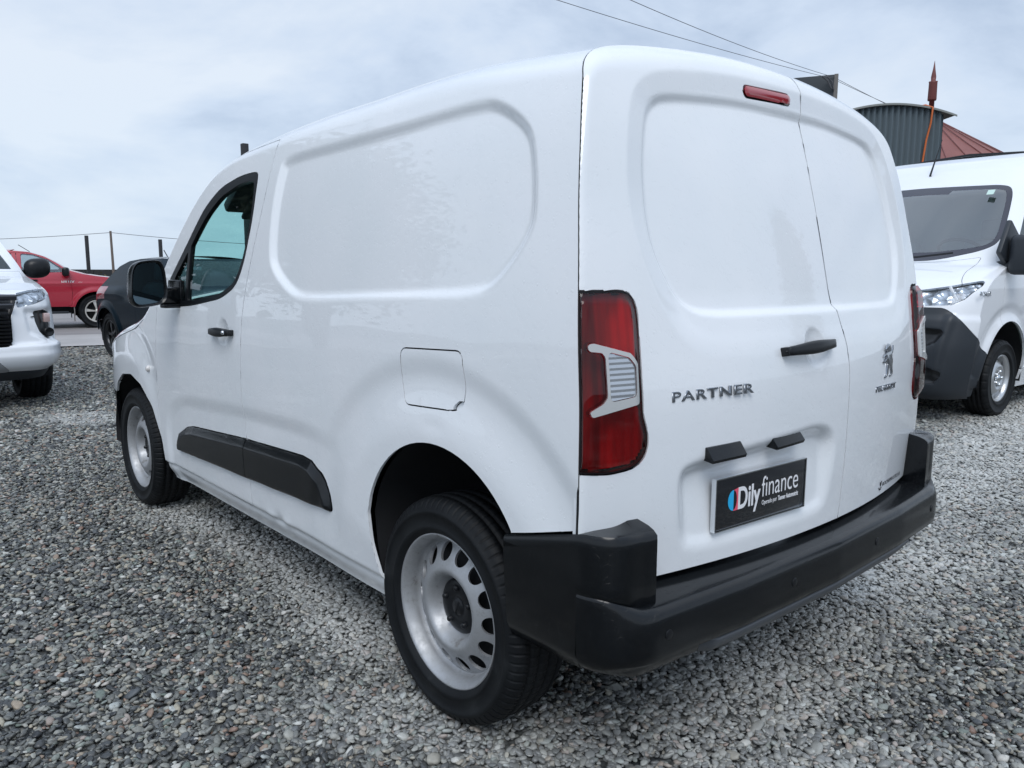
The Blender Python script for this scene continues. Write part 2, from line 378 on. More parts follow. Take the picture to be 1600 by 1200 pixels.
def plastic_wet(nt, b):
    tc, nz, bp = noise_bump(nt, b, 900, .12, .0004, 2)
    n2 = nd(nt, 'ShaderNodeTexNoise', i_Scale=26, i_Detail=4); nt.links.new(tc.outputs['Object'], n2.inputs['Vector'])
    r = ramp(nt, n2.outputs['Fac'], [(.42, (.40, .40, .40)), (.54, (.46, .46, .46))]); nt.links.new(r.outputs[0], b.inputs['Roughness'])
    n3 = nd(nt, 'ShaderNodeTexNoise', i_Scale=5, i_Detail=6); mp = nd(nt, 'ShaderNodeMapping'); mp.inputs['Scale'].default_value = (3, 3, .35)
    nt.links.new(tc.outputs['Object'], mp.inputs[0]); nt.links.new(mp.outputs[0], n3.inputs['Vector'])
    droplets(nt, b, 120, .4, ('Coat Normal',), .72)
    r3 = ramp(nt, n3.outputs['Fac'], [(.4, (.0025, .0034, .0046)), (.7, (.0034, .0045, .006))]); nt.links.new(r3.outputs[0], b.inputs['Base Color'])
def rim_steel(nt, b):
    tc = nd(nt, 'ShaderNodeTexCoord'); n1 = nd(nt, 'ShaderNodeTexNoise', i_Scale=22, i_Detail=6, i_Roughness=.7); nt.links.new(tc.outputs['Object'], n1.inputs['Vector'])
    r = ramp(nt, n1.outputs['Fac'], [(.30, (.24, .235, .23)), (.41, (.36, .37, .38)), (.7, (.43, .44, .46))]); nt.links.new(r.outputs[0], b.inputs['Base Color'])
    r2 = ramp(nt, n1.outputs['Fac'], [(.35, (.65, .65, .65)), (.6, (.44, .44, .44))]); nt.links.new(r2.outputs[0], b.inputs['Roughness'])
def rubber(nt, b):
    tc, nz, bp = noise_bump(nt, b, 160, .12, .002, 4)
    n2 = nd(nt, 'ShaderNodeTexNoise', i_Scale=9, i_Detail=6); nt.links.new(tc.outputs['Object'], n2.inputs['Vector'])
    r = ramp(nt, n2.outputs['Fac'], [(.4, (.004, .005, .0065)), (.62, (.007, .0085, .010)), (.74, (.018, .020, .022))]); nt.links.new(r.outputs[0], b.inputs['Base Color'])
def glass_mat(name, tint=(.6, .75, .75), refl=1.0, rough=0.0, drops=True, ior=1.5):
    m = bpy.data.materials.new(name); m.use_nodes = True; nt = m.node_tree; nt.nodes.clear()
    o = nd(nt, 'ShaderNodeOutputMaterial'); tr = nd(nt, 'ShaderNodeBsdfTransparent'); tr.inputs[0].default_value = (*tint, 1)
    gl = nd(nt, 'ShaderNodeBsdfGlossy', i_Roughness=rough); fr = nd(nt, 'ShaderNodeFresnel')
    ge = nd(nt, 'ShaderNodeNewGeometry'); ma = nd(nt, 'ShaderNodeMath', operation='MULTIPLY_ADD'); ma.inputs[1].default_value = 1 / ior - ior; ma.inputs[2].default_value = ior
    nt.links.new(ge.outputs['Backfacing'], ma.inputs[0]); nt.links.new(ma.outputs[0], fr.inputs['IOR']); mx = nd(nt, 'ShaderNodeMixShader')
    k = nd(nt, 'ShaderNodeMath', operation='MULTIPLY', use_clamp=True); k.inputs[1].default_value = refl
    nt.links.new(fr.outputs[0], k.inputs[0]); nt.links.new(k.outputs[0], mx.inputs[0]); nt.links.new(tr.outputs[0], mx.inputs[1]); nt.links.new(gl.outputs[0], mx.inputs[2])
    nt.links.new(mx.outputs[0], o.inputs[0]); return m
PAINT = material('white_paint', (.78, .80, .83), .45, coat=1, spec=.2, coat_rough=.015, build=paint_white)
PAINT2 = material('white_paint_clean', (.78, .80, .83), .38, coat=1)
PLASTIC = material('black_plastic', (.016, .018, .022), .4, spec=.04, coat=.8, coat_rough=.17, build=plastic_wet)
TRIM = material('black_trim', (.007, .008, .010), .35, spec=.35)
RUBBER = material('tyre_rubber', (.02, .02, .022), .6, spec=.26, build=rubber)
STEEL = material('rim_paint', (.5, .5, .5), .45, metal=.6, build=rim_steel)
CHROME = material('chrome', (.72, .74, .76), .08, metal=1)
DARK = material('dark_cavity', (.006, .007, .009), .85)
GLASS = glass_mat('door_glass', (.72, .95, .92), 1.2)
RED_LENS = glass_mat('red_lens', (.60, .014, .035), 1.0)
CLEAR_LENS = glass_mat('clear_lens', (.82, .84, .86), 1.0)
REFLECT = material('lamp_reflector', (.62, .63, .65), .25, metal=.8)
LAMPBACK = material('lamp_housing', (.30, .30, .32), .45)
# ---------------- the main van ----------------
van = thing('panel_van', 'large white panel van in the middle, rear doors and black dealer plate towards us', 'van')
_vt = np.linspace(0, 2, 801)
def _seam_table():
    y = np.full(801, -.45)
    for _ in range(30):
        X, Z = van_side_xz(y, _vt); y = rear_y(X, Z) + rear_r(_vt)
    return y, X, Z
YS, XS_, ZS_ = _seam_table(); A0 = -.5
def side_y(P): return P[:, 0] + (np.interp(P[:, 1], _vt, YS) - A0) * (1 - sstep(P[:, 0], A0, .45))
def side_surf(P):
    y = side_y(P); X, Z = van_side_xz(y, P[:, 1]); return np.stack([-X, y, Z], 1)
PANEL = soften([(1.035, 1.675), (.38, 1.69), (-.06, 1.707), (-.135, 1.697), (-.247, 1.640), (-.302, 1.585), (-.345, 1.42), (-.327, 1.356), (-.243, 1.261), (-.168, 1.230), (.745, 1.194), (.852, 1.213), (.997, 1.291), (1.024, 1.36), (1.042, 1.50), (1.04, 1.63)], 0.07)
POCKET = soften([(2.19, .2), (2.20, .58), (1.99, .695), (1.25, .738), (.66, .752), (.44, .70), (.42, .2)], 0.08)
MOLD = fillet([(2.079, .470), (2.055, .515), (1.928, .567), (1.843, .583), (1.271, .621), (.776, .641), (.706, .635), (.642, .603), (.590, .535), (.570, .489), (.600, .482), (1.3, .459), (2.046, .437)], .02)
def flare(y, z, y0, lo, hi, amp=1):
    r = np.hypot(y - y0, z - .326)
    g = -.008 * sstep(r, .735, .665) + .017 * sstep(r, .665, .50)
    th = np.arctan2(z - .326, y - y0)
    return amp * g * sstep(th, lo, lo + .4) * sstep(th, hi, hi - .4)
def side_disp(x, y, z, P):
    v = P[:, 1]; d = psdf(y, z, PANEL, .1); D = -.016 * (1 - sstep(d, -.015, .019)) * (v < 1.5)
    D += -.009 * (1 - sstep(psdf(y, z, POCKET, .12), -.045, .03)) * sstep(y, .42, .85)
    D += flare(y, z, 0, .05, 3.2) + flare(y, z, 2.785, .25, 3.1, .8) * sstep(y, 2.25, 2.45)
    D += -.012 * np.clip(1 - (np.hypot((y - 1.43) / .062, (z - 1.036) / .052)) ** 2, 0, 1)
    D += -.012 * sstep(z, .352, .335) - .02 * sstep(z, .325, .25)
    dent = np.exp(-((y - 1.02) / .10) ** 2 - ((z - .345) / .025) ** 2); D += -.005 * dent * np.cos((y - 1.02) * 38)
    D += .0005 * np.sin(y * 7.1 + 2 * z) * np.sin(z * 9 + 1.3 * y) + .00025 * np.sin(y * 17 + z * 11)
    D += -.0016 * np.exp(-((y + .02) / .05) ** 2 - ((z - .865) / .02) ** 2)
    return D
_a = np.concatenate([np.arange(A0, 2.5, .0085), np.arange(2.5, 3.72, .014)])
_v = np.concatenate([np.linspace(0, 1, 185), np.linspace(1, 1.6, 30)[1:], np.linspace(1.6, 2, 9)[1:]])
sd = Sheet(*np.meshgrid(_a, _v, indexing='ij'), side_surf, side_disp, flip=False)
def s1(y): return VZT(y) - VRC(y)
RARCH = np.array([(.283, .2), (.285, .337), (.315, .45), (.327, .545)] + [(-.025 + .367 * math.cos(t), .45 + .367 * math.sin(t)) for t in np.linspace(.42, 2.55, 26)] + [(-.355, .56), (-.38, .42), (-.36, .2)])
FARCH = fillet([(2.262, .2), (2.262, .30), (2.285, .45), (2.38, .61), (2.53, .70), (2.69, .737), (2.86, .722), (3.0, .66), (3.10, .56), (3.15, .42), (3.16, .2)], .12)
yB = spline([.25, .61, .74, .94, 1.09, 1.26, 1.40, 1.59, 1.741, 1.9], [1.252, 1.26, 1.263, 1.255, 1.241, 1.203, 1.168, 1.137, 1.14, 1.16])
yA = lambda z: np.where(z < 1.16, np.interp(z, [.25, .6, .855, 1.104, 1.16], [2.278, 2.294, 2.284, 2.244, 2.226]), 9)
WIN = soften([(1.236, 1.634), (1.262, 1.655), (1.42, 1.652), (1.60, 1.618), (1.735, 1.545), (1.90, 1.385), (2.10, 1.212), (2.165, 1.105), (1.78, 1.128), (1.46, 1.166), (1.31, 1.218), (1.25, 1.31), (1.219, 1.478)], 0.03)
WING = soften([(1.254, 1.600), (1.285, 1.622), (1.41, 1.618), (1.580, 1.578), (1.700, 1.508), (1.862, 1.362), (2.03, 1.225), (2.05, 1.142), (1.78, 1.150), (1.47, 1.186), (1.328, 1.234), (1.270, 1.32), (1.238, 1.478)], 0.025)
FLAP = soften([(.145, 1.066), (-.128, 1.077), (-.142, .994), (-.135, .93), (-.098, .918), (.125, .908), (.150, .985)], 0.012)
sd.cut(lambda x, y, z: psdf(y, z, RARCH), 99); sd.cut(lambda x, y, z: psdf(y, z, FARCH), 99)
sd.cut(lambda x, y, z: np.maximum(y + .30, z - (.648 + (-.332 - y) * .25)), 98)
sd.cut(lambda x, y, z: np.maximum(3.02 - y, z - .60), 10)
sd.cut(lambda x, y, z: np.maximum.reduce([yB(z) - y, y - yA(z), .347 - z, z - s1(y) - .030, y - 2.5]), 1)
sd.cut(lambda x, y, z: psdf(y, z, WIN), 2, 1)
sd.cut(lambda x, y, z: np.maximum(psdf(y, z, WING), y - 1.835), 3, 2); sd.cut(lambda x, y, z: np.maximum(psdf(y, z, WING), 1.865 - y), 4, 2)
sd.cut(lambda x, y, z: psdf(y, z, FLAP), 5)
sd.cut(lambda x, y, z: np.maximum(2.45 - y, s1(y) + .004 - z), 6)
sd.cut(lambda x, y, z: np.maximum.reduce([1.74 - y, y - 2.40, s1(y) + .052 - z]), 7)
sd.cut(lambda x, y, z: np.maximum(psdf(y, z, MOLD), y - 1.2575), 9); sd.cut(lambda x, y, z: psdf(y, z, MOLD), 8, 1)
NOTCH = fillet([(-.150, .895), (-.150, .945), (-.118, .945), (-.098, .930), (-.098, .895)], .012); sd.cut(lambda x, y, z: psdf(y, z, NOTCH), 11, 5)
sd.finish()
body = sd.piece('body_panel', 0, PAINT, van, .004, .011)
door = sd.piece('door', 1, PAINT, van, .004, .02)
wfr = sd.piece('window_frame', 2, TRIM, door, .003, .02)
WGL = lambda x, y, z: 0 * x - .006
sd.piece('window_glass', 3, GLASS, door, 0, 0, WGL); sd.piece('quarter_glass', 4, GLASS, door, 0, 0, WGL)
sd.piece('fuel_flap', 5, PAINT, body, .004, .012)
sd.piece('flap_notch', 11, PAINT, body, .001, .004, lambda x, y, z: 0 * x - .010)
hood = sd.piece('bonnet', 6, PAINT, van, .006, .02)
wsc = sd.piece('windscreen', 7, GLASS, van, .004, 0)
MOLDT = np.array([(p[0], p[1]) for p in fillet([(2.079, .2), (2.079, .470), (2.055, .515), (1.928, .567), (1.843, .583), (1.271, .621), (.776, .641), (.706, .635), (.642, .603), (.590, .535), (.570, .489), (.560, .2)], .02)])
MLT = lambda x, y, z: .003 + np.minimum(.017, .50 * np.clip(-psdf(y, z, MOLDT, .12) - .001, 0, 1)) * sstep(-psdf(y, z, MOLD, .1), -.002, .010)
sd.piece('side_moulding', 8, PLASTIC, van, .003, .02, MLT); sd.piece('side_moulding', 9, PLASTIC, van, .005, .02, MLT)
sd.piece('front_bumper', 10, PLASTIC, van, .004, .02)
# ---- rear doors ----
def _coons():
    iv = np.where((_vt >= .2) & (_vt <= 1.30))[0]; it = np.where(_vt >= 1.30)[0]
    zmin = .552
    Lz, Lx = ZS_[iv], XS_[iv]; k = Lz > zmin; Lz, Lx = Lz[k], Lx[k]
    Lz = np.concatenate([[zmin], Lz]); Lx = np.concatenate([[Lx[0]], Lx])
    def res(x, z, n):
        s = np.concatenate([[0], np.cumsum(np.hypot(np.diff(x), np.diff(z)))]); t = np.linspace(0, s[-1], n)
        return np.interp(t, s, x), np.interp(t, s, z)
    nv, nu = 190, 271
    lx, lz = res(-Lx, Lz, nv); tx, tz = res(np.concatenate([-XS_[it], XS_[it][::-1][1:]]), np.concatenate([ZS_[it], ZS_[it][::-1][1:]]), nu)
    u = np.linspace(0, 1, nu); u = .5 - .5 * np.sin((.5 - u) * np.pi * .94) / math.sin(np.pi * .47); v = np.linspace(0, 1, nv) ** .9
    tx = np.interp(u, np.linspace(0, 1, nu), tx); tz = np.interp(u, np.linspace(0, 1, nu), tz)
    lx = np.interp(v, np.linspace(0, 1, nv), lx); lz = np.interp(v, np.linspace(0, 1, nv), lz)
    U, Vv = np.meshgrid(u, v, indexing='ij')
    bx, bz = -lx[0] * -1 + (0 - 2 * lx[0]) * u, zmin + 0 * u
    X = (1 - Vv) * bx[:, None] + Vv * tx[:, None] + (1 - U) * lx[None] + U * -lx[None]
    Z = (1 - Vv) * bz[:, None] + Vv * tz[:, None] + (1 - U) * lz[None] + U * lz[None]
    X -= (1 - U) * (1 - Vv) * lx[0] + U * (1 - Vv) * -lx[0] + (1 - U) * Vv * lx[-1] + U * Vv * -lx[-1]
    Z -= (1 - U) * (1 - Vv) * zmin + U * (1 - Vv) * zmin + (1 - U) * Vv * lz[-1] + U * Vv * lz[-1]
    return X, Z
_ox = np.concatenate([-XS_[80:], XS_[80:][::-1]]); _oz = np.concatenate([ZS_[80:], ZS_[80:][::-1]]); _or = np.concatenate([rear_r(_vt[80:]), rear_r(_vt[80:])[::-1]])
def rear_surf(P):
    x, z = P[:, 0], P[:, 1]; e = np.full(len(x), 9.); r = np.full(len(x), .006)
    for c0 in range(0, len(x), 8000):
        d = np.hypot(x[c0:c0 + 8000, None] - _ox, z[c0:c0 + 8000, None] - _oz); i = d.argmin(1); e[c0:c0 + 8000] = d[np.arange(len(i)), i]; r[c0:c0 + 8000] = _or[i]
    r2 = np.maximum(r, .012); q = np.clip(1 - e / (r2 * 1.8), 0, 1)
    return np.stack([x, rear_y(x, z) + r * (.35 * q ** 2 + .65 * q ** 4), z], 1)
def sym(h): return [(-a, b) for a, b in h] + [(a, b) for a, b in h[::-1]]
RPANEL = soften(sym([(.50, 1.190), (.563, 1.203), (.600, 1.235), (.648, 1.335), (.654, 1.42), (.640, 1.54), (.605, 1.645), (.578, 1.680), (.525, 1.702), (.245, 1.724)]), 0.05)
SWAGE = soften(sym([(.50, 1.070), (.575, 1.092), (.64, 1.15), (.70, 1.28), (.725, 1.42), (.712, 1.54), (.672, 1.672), (.625, 1.733), (.53, 1.772), (.24, 1.80)]), 0.07)
RECESS = soften([(-.622, .700), (-.628, .795), (-.598, .822), (-.075, .860), (.000, .838), (.022, .790), (.004, .625), (-.05, .600), (-.575, .600), (-.615, .625)], 0.03)
TL = soften([(-.95, 1.237), (-.772, 1.237), (-.752, 1.229), (-.741, 1.210), (-.737, 1.185), (-.740, 1.027), (-.739, .953), (-.729, .925), (-.724, .900), (-.727, .872), (-.742, .848), (-.772, .833), (-.832, .828), (-.95, .842)], .010, 3)
def rear_disp(x, y, z, P):
    d = psdf(x, z, SWAGE, .12); D = -.017 * (np.clip(-d / .062, 0, 1) - .5 * np.clip(-d / .062 - .8, 0, .2)) * (1 - .75 * sstep(z, 1.24, 1.08))
    D += -.012 * (1 - sstep(psdf(x, z, RPANEL, .1), -.002, .020))
    D += -.030 * (1 - sstep(psdf(x, z, RECESS, .1), -.040, .010)) * (.25 + .75 * sstep(z, .56, .80))
    D += -.016 * np.clip(1 - (np.hypot(x + .088, z - 1.076) / .055) ** 2, 0, 1) ** .8
    D += .0003 * np.sin(x * 9 + z * 5) * np.sin(z * 8)
    return D
rs = Sheet(*_coons(), rear_surf, rear_disp, flip=True)
_sp = spline([.5, .6, .8, .95, 1.02, 1.09, 1.2, 1.35, 1.55, 1.74, 1.9], [.096, .095, .092, .092, .092, .082, .068, .066, .070, .090, .10])
TLL = lambda x, y, z: psdf(x, z, TL); TLR = lambda x, y, z: psdf(-x, z, TL)
TLC = fillet([(-.884, 1.123), (-.868, 1.124), (-.775, 1.099), (-.754, 1.075), (-.756, .984), (-.883, .962), (-.889, .975), (-.852, .992), (-.842, 1.004), (-.842, 1.092), (-.850, 1.102), (-.883, 1.106)], .008)
TLI = fillet([(-.834, 1.104), (-.780, 1.089), (-.763, 1.069), (-.765, 1.002), (-.834, .994)], .008)
BRK = fillet([(-.210, 1.766), (-.198, 1.780), (.020, 1.786), (.034, 1.774), (.022, 1.758), (-.196, 1.751)], .014)
rs.cut(lambda x, y, z: TLL(x, y, z), 11); rs.cut(lambda x, y, z: TLR(x, y, z), 12); rs.cut(lambda x, y, z: TLL(x, y, z) + .0038, 1, 11); rs.cut(lambda x, y, z: TLR(x, y, z) + .0038, 2, 12)
rs.cut(lambda x, y, z: psdf(x, z, TLC), 3, 1); rs.cut(lambda x, y, z: psdf(-x, z, TLC), 4, 2)
rs.cut(lambda x, y, z: psdf(x, z, TLI), 5, 3); rs.cut(lambda x, y, z: psdf(-x, z, TLI), 6, 4)
rs.cut(lambda x, y, z: psdf(x, z, BRK), 7)
rs.cut(lambda x, y, z: _sp(z) - x, 8)
rs.finish()
rdl = rs.piece('rear_door', 0, PAINT, van, .006, .022, ldir=(0, -.9, .4), label='wider left rear door with the latch handle and plate')
rdr = rs.piece('rear_door', 8, PAINT, van, .006, .022, ldir=(0, -.9, .4), label='narrower right rear door with the chrome lion emblem')
FROST = material('frosted_lens', (.46, .47, .47), .22, coat=1)
def ribs(nt, b):
    tc = nd(nt, 'ShaderNodeTexCoord'); wv = nd(nt, 'ShaderNodeTexWave', bands_direction='Z', i_Scale=26, i_Distortion=0); nt.links.new(tc.outputs['Object'], wv.inputs['Vector'])
    bp = nd(nt, 'ShaderNodeBump', i_Strength=.2, i_Distance=.006); nt.links.new(wv.outputs['Fac'], bp.inputs['Height']); nt.links.new(bp.outputs[0], b.inputs['Normal'])
RIBBED = material('ribbed_reflector', (.52, .54, .57), .22, metal=.75, coat=1, build=ribs)
def backmat(nt, b):
    tc = nd(nt, 'ShaderNodeTexCoord'); wv = nd(nt, 'ShaderNodeTexWave', bands_direction='X', i_Scale=13, i_Distortion=.2); nt.links.new(tc.outputs['Object'], wv.inputs['Vector'])
    bp = nd(nt, 'ShaderNodeBump', i_Strength=.35, i_Distance=.008); nt.links.new(wv.outputs['Fac'], bp.inputs['Height']); nt.links.new(bp.outputs[0], b.inputs['Normal'])
    mp = nd(nt, 'ShaderNodeMapping'); mp.inputs['Scale'].default_value = (9, 2, 5); nt.links.new(tc.outputs['Object'], mp.inputs[0])
    nz = nd(nt, 'ShaderNodeTexNoise', i_Scale=1, i_Detail=2); nt.links.new(mp.outputs[0], nz.inputs['Vector'])
    r = ramp(nt, nz.outputs['Fac'], [(.42, (.42, .41, .41)), (.52, (.75, .73, .72)), (.60, (1, .96, .95))])
    sx = nd(nt, 'ShaderNodeSeparateXYZ'); nt.links.new(tc.outputs['Object'], sx.inputs[0]); ab = nd(nt, 'ShaderNodeMath', operation='ABSOLUTE'); nt.links.new(sx.outputs['X'], ab.inputs[0])
    st = ramp(nt, ab.outputs[0], [(.838, (1, 1, 1)), (.842, (.46, .46, .46))]); m = nd(nt, 'ShaderNodeMixRGB', blend_type='MULTIPLY'); m.inputs[0].default_value = 1
    nt.links.new(r.outputs[0], m.inputs[1]); nt.links.new(st.outputs[0], m.inputs[2]); nt.links.new(m.outputs[0], b.inputs['Base Color'])
LBACK = material('lamp_reflector_red', (.5, .5, .5), .35, build=backmat)
for side_, lab, cl, ins, tl in ((-1, 1, 3, 5, TLL), (1, 2, 4, 6, TLR)):
    dome = lambda x, y, z, tl=tl: .005 + .012 * sstep(-tl(x, y, z), .004, .030); ld = (side_ * .42, -.905, .06)
    lamp = rs.piece('tail_light', lab, RED_LENS, van, .003, .014, dome, ldir=ld)
    rs.piece('reversing_lens', cl, FROST, lamp, .001, .012, lambda x, y, z, d=dome: d(x, y, z) + .005, ldir=ld)
    rs.piece('reversing_reflector', ins, RIBBED, lamp, .001, .004, lambda x, y, z, d=dome: d(x, y, z) + .001, ldir=ld)
    rs.piece('lamp_housing', [lab, cl, ins], LBACK, lamp, .012, 0, lambda x, y, z: 0 * x - .016, ldir=ld)
    rs.piece('lamp_seal', 11 if side_ < 0 else 12, DARK, lamp, -.001, .03, lambda x, y, z: 0 * x - .003, ldir=ld)
brk = rs.piece('brake_light', 7, material('brake_lens', (.34, .012, .022), .15, coat=1), rdl, .006, .01, lambda x, y, z: .003 + .004 * sstep(-psdf(x, z, BRK, .1), 0, .012))
def rpt(x, z, off=0):
    """a point on the rear surface and its outward normal"""
    P = np.array([[x, z], [x + .004, z], [x, z + .004]]); Q = rear_surf(P); n = np.cross(Q[1] - Q[0], Q[2] - Q[0]); n /= np.linalg.norm(n)
    D = rear_disp(Q[:1, 0], Q[:1, 1], Q[:1, 2], P[:1])[0]
    return Vector(Q[0] + n * (D + off)), Vector(n)
for sg in (-1, 1):   # dark strip added in the joint of flank and rear door, standing for shade
    kk = np.where((_vt > .30) & (_vt < 1.9))[0][::2]; pts = [(sg * (XS_[k] - .0062 * float(1 - .8 * sstep(_vt[k], 1.0, 1.5))), YS[k] + .0035, ZS_[k] - .007 * float(sstep(_vt[k], 1.0, 1.4))) for k in kk]
    tube('seam_shade_strip', pts, .0055, DARK, van, 8)
# handle of the rear doors: a rounded grip bridging the dimple
def grip(name, p0, p1, n, mat, parent, w=.017, h=.024, bulge=.022, lock=True):
    K = 24; V = []; ax = (p1 - p0); L_ = ax.length; ax.normalize(); up = n.cross(ax).normalized(); J = 14
    for i in range(K):
        t = i / (K - 1); s = math.sin(math.pi * min(max(t, .0), 1)) ** .45 if 0 < t < 1 else 0
        c_ = p0 + ax * (L_ * t) + n * (bulge * (.55 + .45 * math.sin(math.pi * t)))
        sc = max(.02, min(1, (min(t, 1 - t) / .07)) ** .5)
        for k in range(J):
            a = 2 * math.pi * k / J; ca, sa = math.cos(a), math.sin(a)
            V.append(c_ + n * (w / 2 * sc * math.copysign(abs(ca) ** .7, ca)) + up * (h / 2 * sc * (1 - .18 * math.cos(2 * math.pi * t)) * math.copysign(abs(sa) ** .7, sa)))
    o = mk(name, np.array([tuple(v) for v in V]), grid_faces(K, J, True), mat, parent)
    for t in (.06, .94):
        c_ = p0 + ax * (L_ * t); box('mount', c_ + n * .008, (.022, .03, .024), mat, o, Matrix((ax, n, up)).transposed(), .004)
    return o
h0, n0 = rpt(-.262, 1.072); h1, n1 = rpt(-.012, 1.082); grip('handle', h0, h1, (n0 + n1).normalized(), TRIM, rdl, .018, .030, .030)
BADGE = material('badge_chrome', (.36, .375, .40), .12, metal=1)
# chrome lettering and emblem
q, nn = rpt(-.655, .978, .0); q2, _ = rpt(-.388, .981)
tx = text('chrome_lettering', 'PARTNER', .0335, frame(q, q2 - q, nn), BADGE, rdl, .0015, .0012, 1, 0, -.0003, space=1.16, fit=.268)
q, nn = rpt(.288, .914); q2, _ = rpt(.47, .912)
text('chrome_lettering', 'PEUGEOT', .0235, frame(q, q2 - q, nn), BADGE, rdr, .0014, .0008, 1, 0, .0002, fit=.178)
LION = [(.000, 1.00), (.10, .985), (.17, .93), (.21, .86), (.20, .80), (.26, .76), (.33, .80), (.36, .92), (.40, .93), (.40, .80), (.35, .70), (.30, .67), (.31, .58), (.36, .50), (.37, .42), (.345, .34), (.36, .22), (.385, .12), (.36, .05), (.27, .01), (.17, .0), (.165, .035), (.245, .07), (.255, .14), (.20, .27), (.165, .36), (.10, .30), (.045, .20), (.03, .10), (-.03, .04), (-.13, .0), (-.21, -.01), (-.225, .03), (-.12, .07), (-.095, .13), (-.085, .26), (-.03, .40), (-.06, .49), (-.13, .50), (-.22, .43), (-.33, .45), (-.345, .49), (-.25, .505), (-.20, .56), (-.11, .585), (-.10, .63), (-.20, .64), (-.285, .60), (-.325, .63), (-.25, .70), (-.14, .725), (-.07, .76), (-.10, .80), (-.17, .805), (-.19, .85), (-.13, .89), (-.10, .95)]
q, nn = rpt(.385, .952); q2, _ = rpt(.45, .952)
prism('lion_emblem', [(a * .125, b * .106) for a, b in LION], .004, BADGE, rdr, frame(q, q2 - q, nn), .0016)
q, nn = rpt(.448, .582, .0008); q2, _ = rpt(.65, .582)
INK = material('black_ink', (.02, .02, .024), .4)
text('dealer_sticker', 'ROCHEMULTICAR', .019, frame(q, q2 - q, nn), INK, rdr, .0002, 0, .95, .22, fit=.20)
bm = bmesh.new(); q, nn = rpt(.428, .585, .001); Mx = frame(q, Vector((1, .1, 0)), nn)
add_tube(bm, [(-.012, -.002, 0), (-.006, -.010, 0), (.003, -.011, 0), (.010, -.003, 0)], .0016, 5); add_tube(bm, [(-.007, .016, 0), (.0, .002, 0), (.008, .018, 0)], .0015, 5)
bmesh.ops.transform(bm, matrix=Mx, verts=bm.verts[:]); bmobj('dealer_mark', bm, INK, rdr)
# dealer plate in the recess, slightly tilted as bolted on
pc, pn = rpt(-.318, .704, .016); pa, _ = rpt(-.5, .704); pb, _ = rpt(-.15, .708)
pn = (pn + Vector((0, 0, .04))).normalized(); PM = frame(pc, pb - pa, pn)
PLATE = material('plate_black', (.010, .011, .014), .18, coat=.6)
plate = prism('number_plate', fillet([(-.184, -.066), (.184, -.066), (.184, .066), (-.184, .066)], .005, 3), .003, PLATE, rdl, PM @ Matrix.Translation((0, 0, -.001)), .0008)
rim_ = bmesh.new()
for c_, s_ in (((0, .068, 0), (.374, .0025, .010)), ((0, -.068, 0), (.374, .0025, .010)), ((-.1865, 0, -.003), (.003, .138, .014)), ((.1865, 0, 0), (.003, .138, .010))): add_box(rim_, c_, s_)
bmesh.ops.transform(rim_, matrix=PM, verts=rim_.verts[:]); bmobj('plate_frame', rim_, CHROME, rdl)
WHITE = material('print_white', (.80, .80, .82), .4); CYAN = material('print_cyan', (.02, .42, .75), .4); PINK = material('print_coral', (.78, .10, .16), .4)
PF = PM @ Matrix.Translation((0, 0, .0026))
arc = [(-.117 + .024 * math.cos(t) * .9, .004 + .027 * math.sin(t)) for t in np.linspace(math.pi / 2, 3 * math.pi / 2, 18)]
prism('logo_half_disc', arc, .0003, CYAN, plate, PF)
cor = [(-.117, .031), (-.099, .034), (-.099, -.024), (-.117, -.024)] + [(-.117 + .013 * math.sin(t), .004 - .026 * math.cos(t)) for t in np.linspace(.05, math.pi - .05, 12)]
prism('logo_panel', cor, .0003, PINK, plate, PF)
text('plate_print', 'Dily', .080, PF @ Matrix.Translation((-.0985, -.022, 0)), WHITE, plate, .0002, 0, 1, 0, .0018, fit=.090)
text('plate_print', 'finance', .080, PF @ Matrix.Translation((-.003, -.008, 0)), WHITE, plate, .0002, 0, 1, 0, -.0004, fit=.158)
text('plate_print', 'Operado por', .0180, PF @ Matrix.Translation((.000, -.030, 0)), WHITE, plate, .0002, 0, 1, 0, 0, fit=.064)
text('plate_print', 'Tanner Automotriz', .0180, PF @ Matrix.Translation((.068, -.030, 0)), WHITE, plate, .0002, 0, 1, 0, .0005, fit=.090)
# plate lights: small wedge-shaped black hoods under the ledge
for xa, xb in ((-.548, -.428), (-.297, -.165)):
    a_, na = rpt(xa, .833, -.012); b_, nb = rpt(xb, .836, -.012)
    tri = [(0, .026), (.018, .024), (.040, -.004), (.036, -.012), (0, -.008)]
    n_ = (na + nb).normalized(); ax = (b_ - a_); L_ = ax.length; ax.normalize(); up = Vector((0, 0, 1)); out = ax.cross(up).normalized()
    Mm = Matrix((out, up, -ax)).transposed().to_4x4(); Mm.translation = b_
    prism('plate_light', tri, L_, PLASTIC, rdl, Mm, .002)
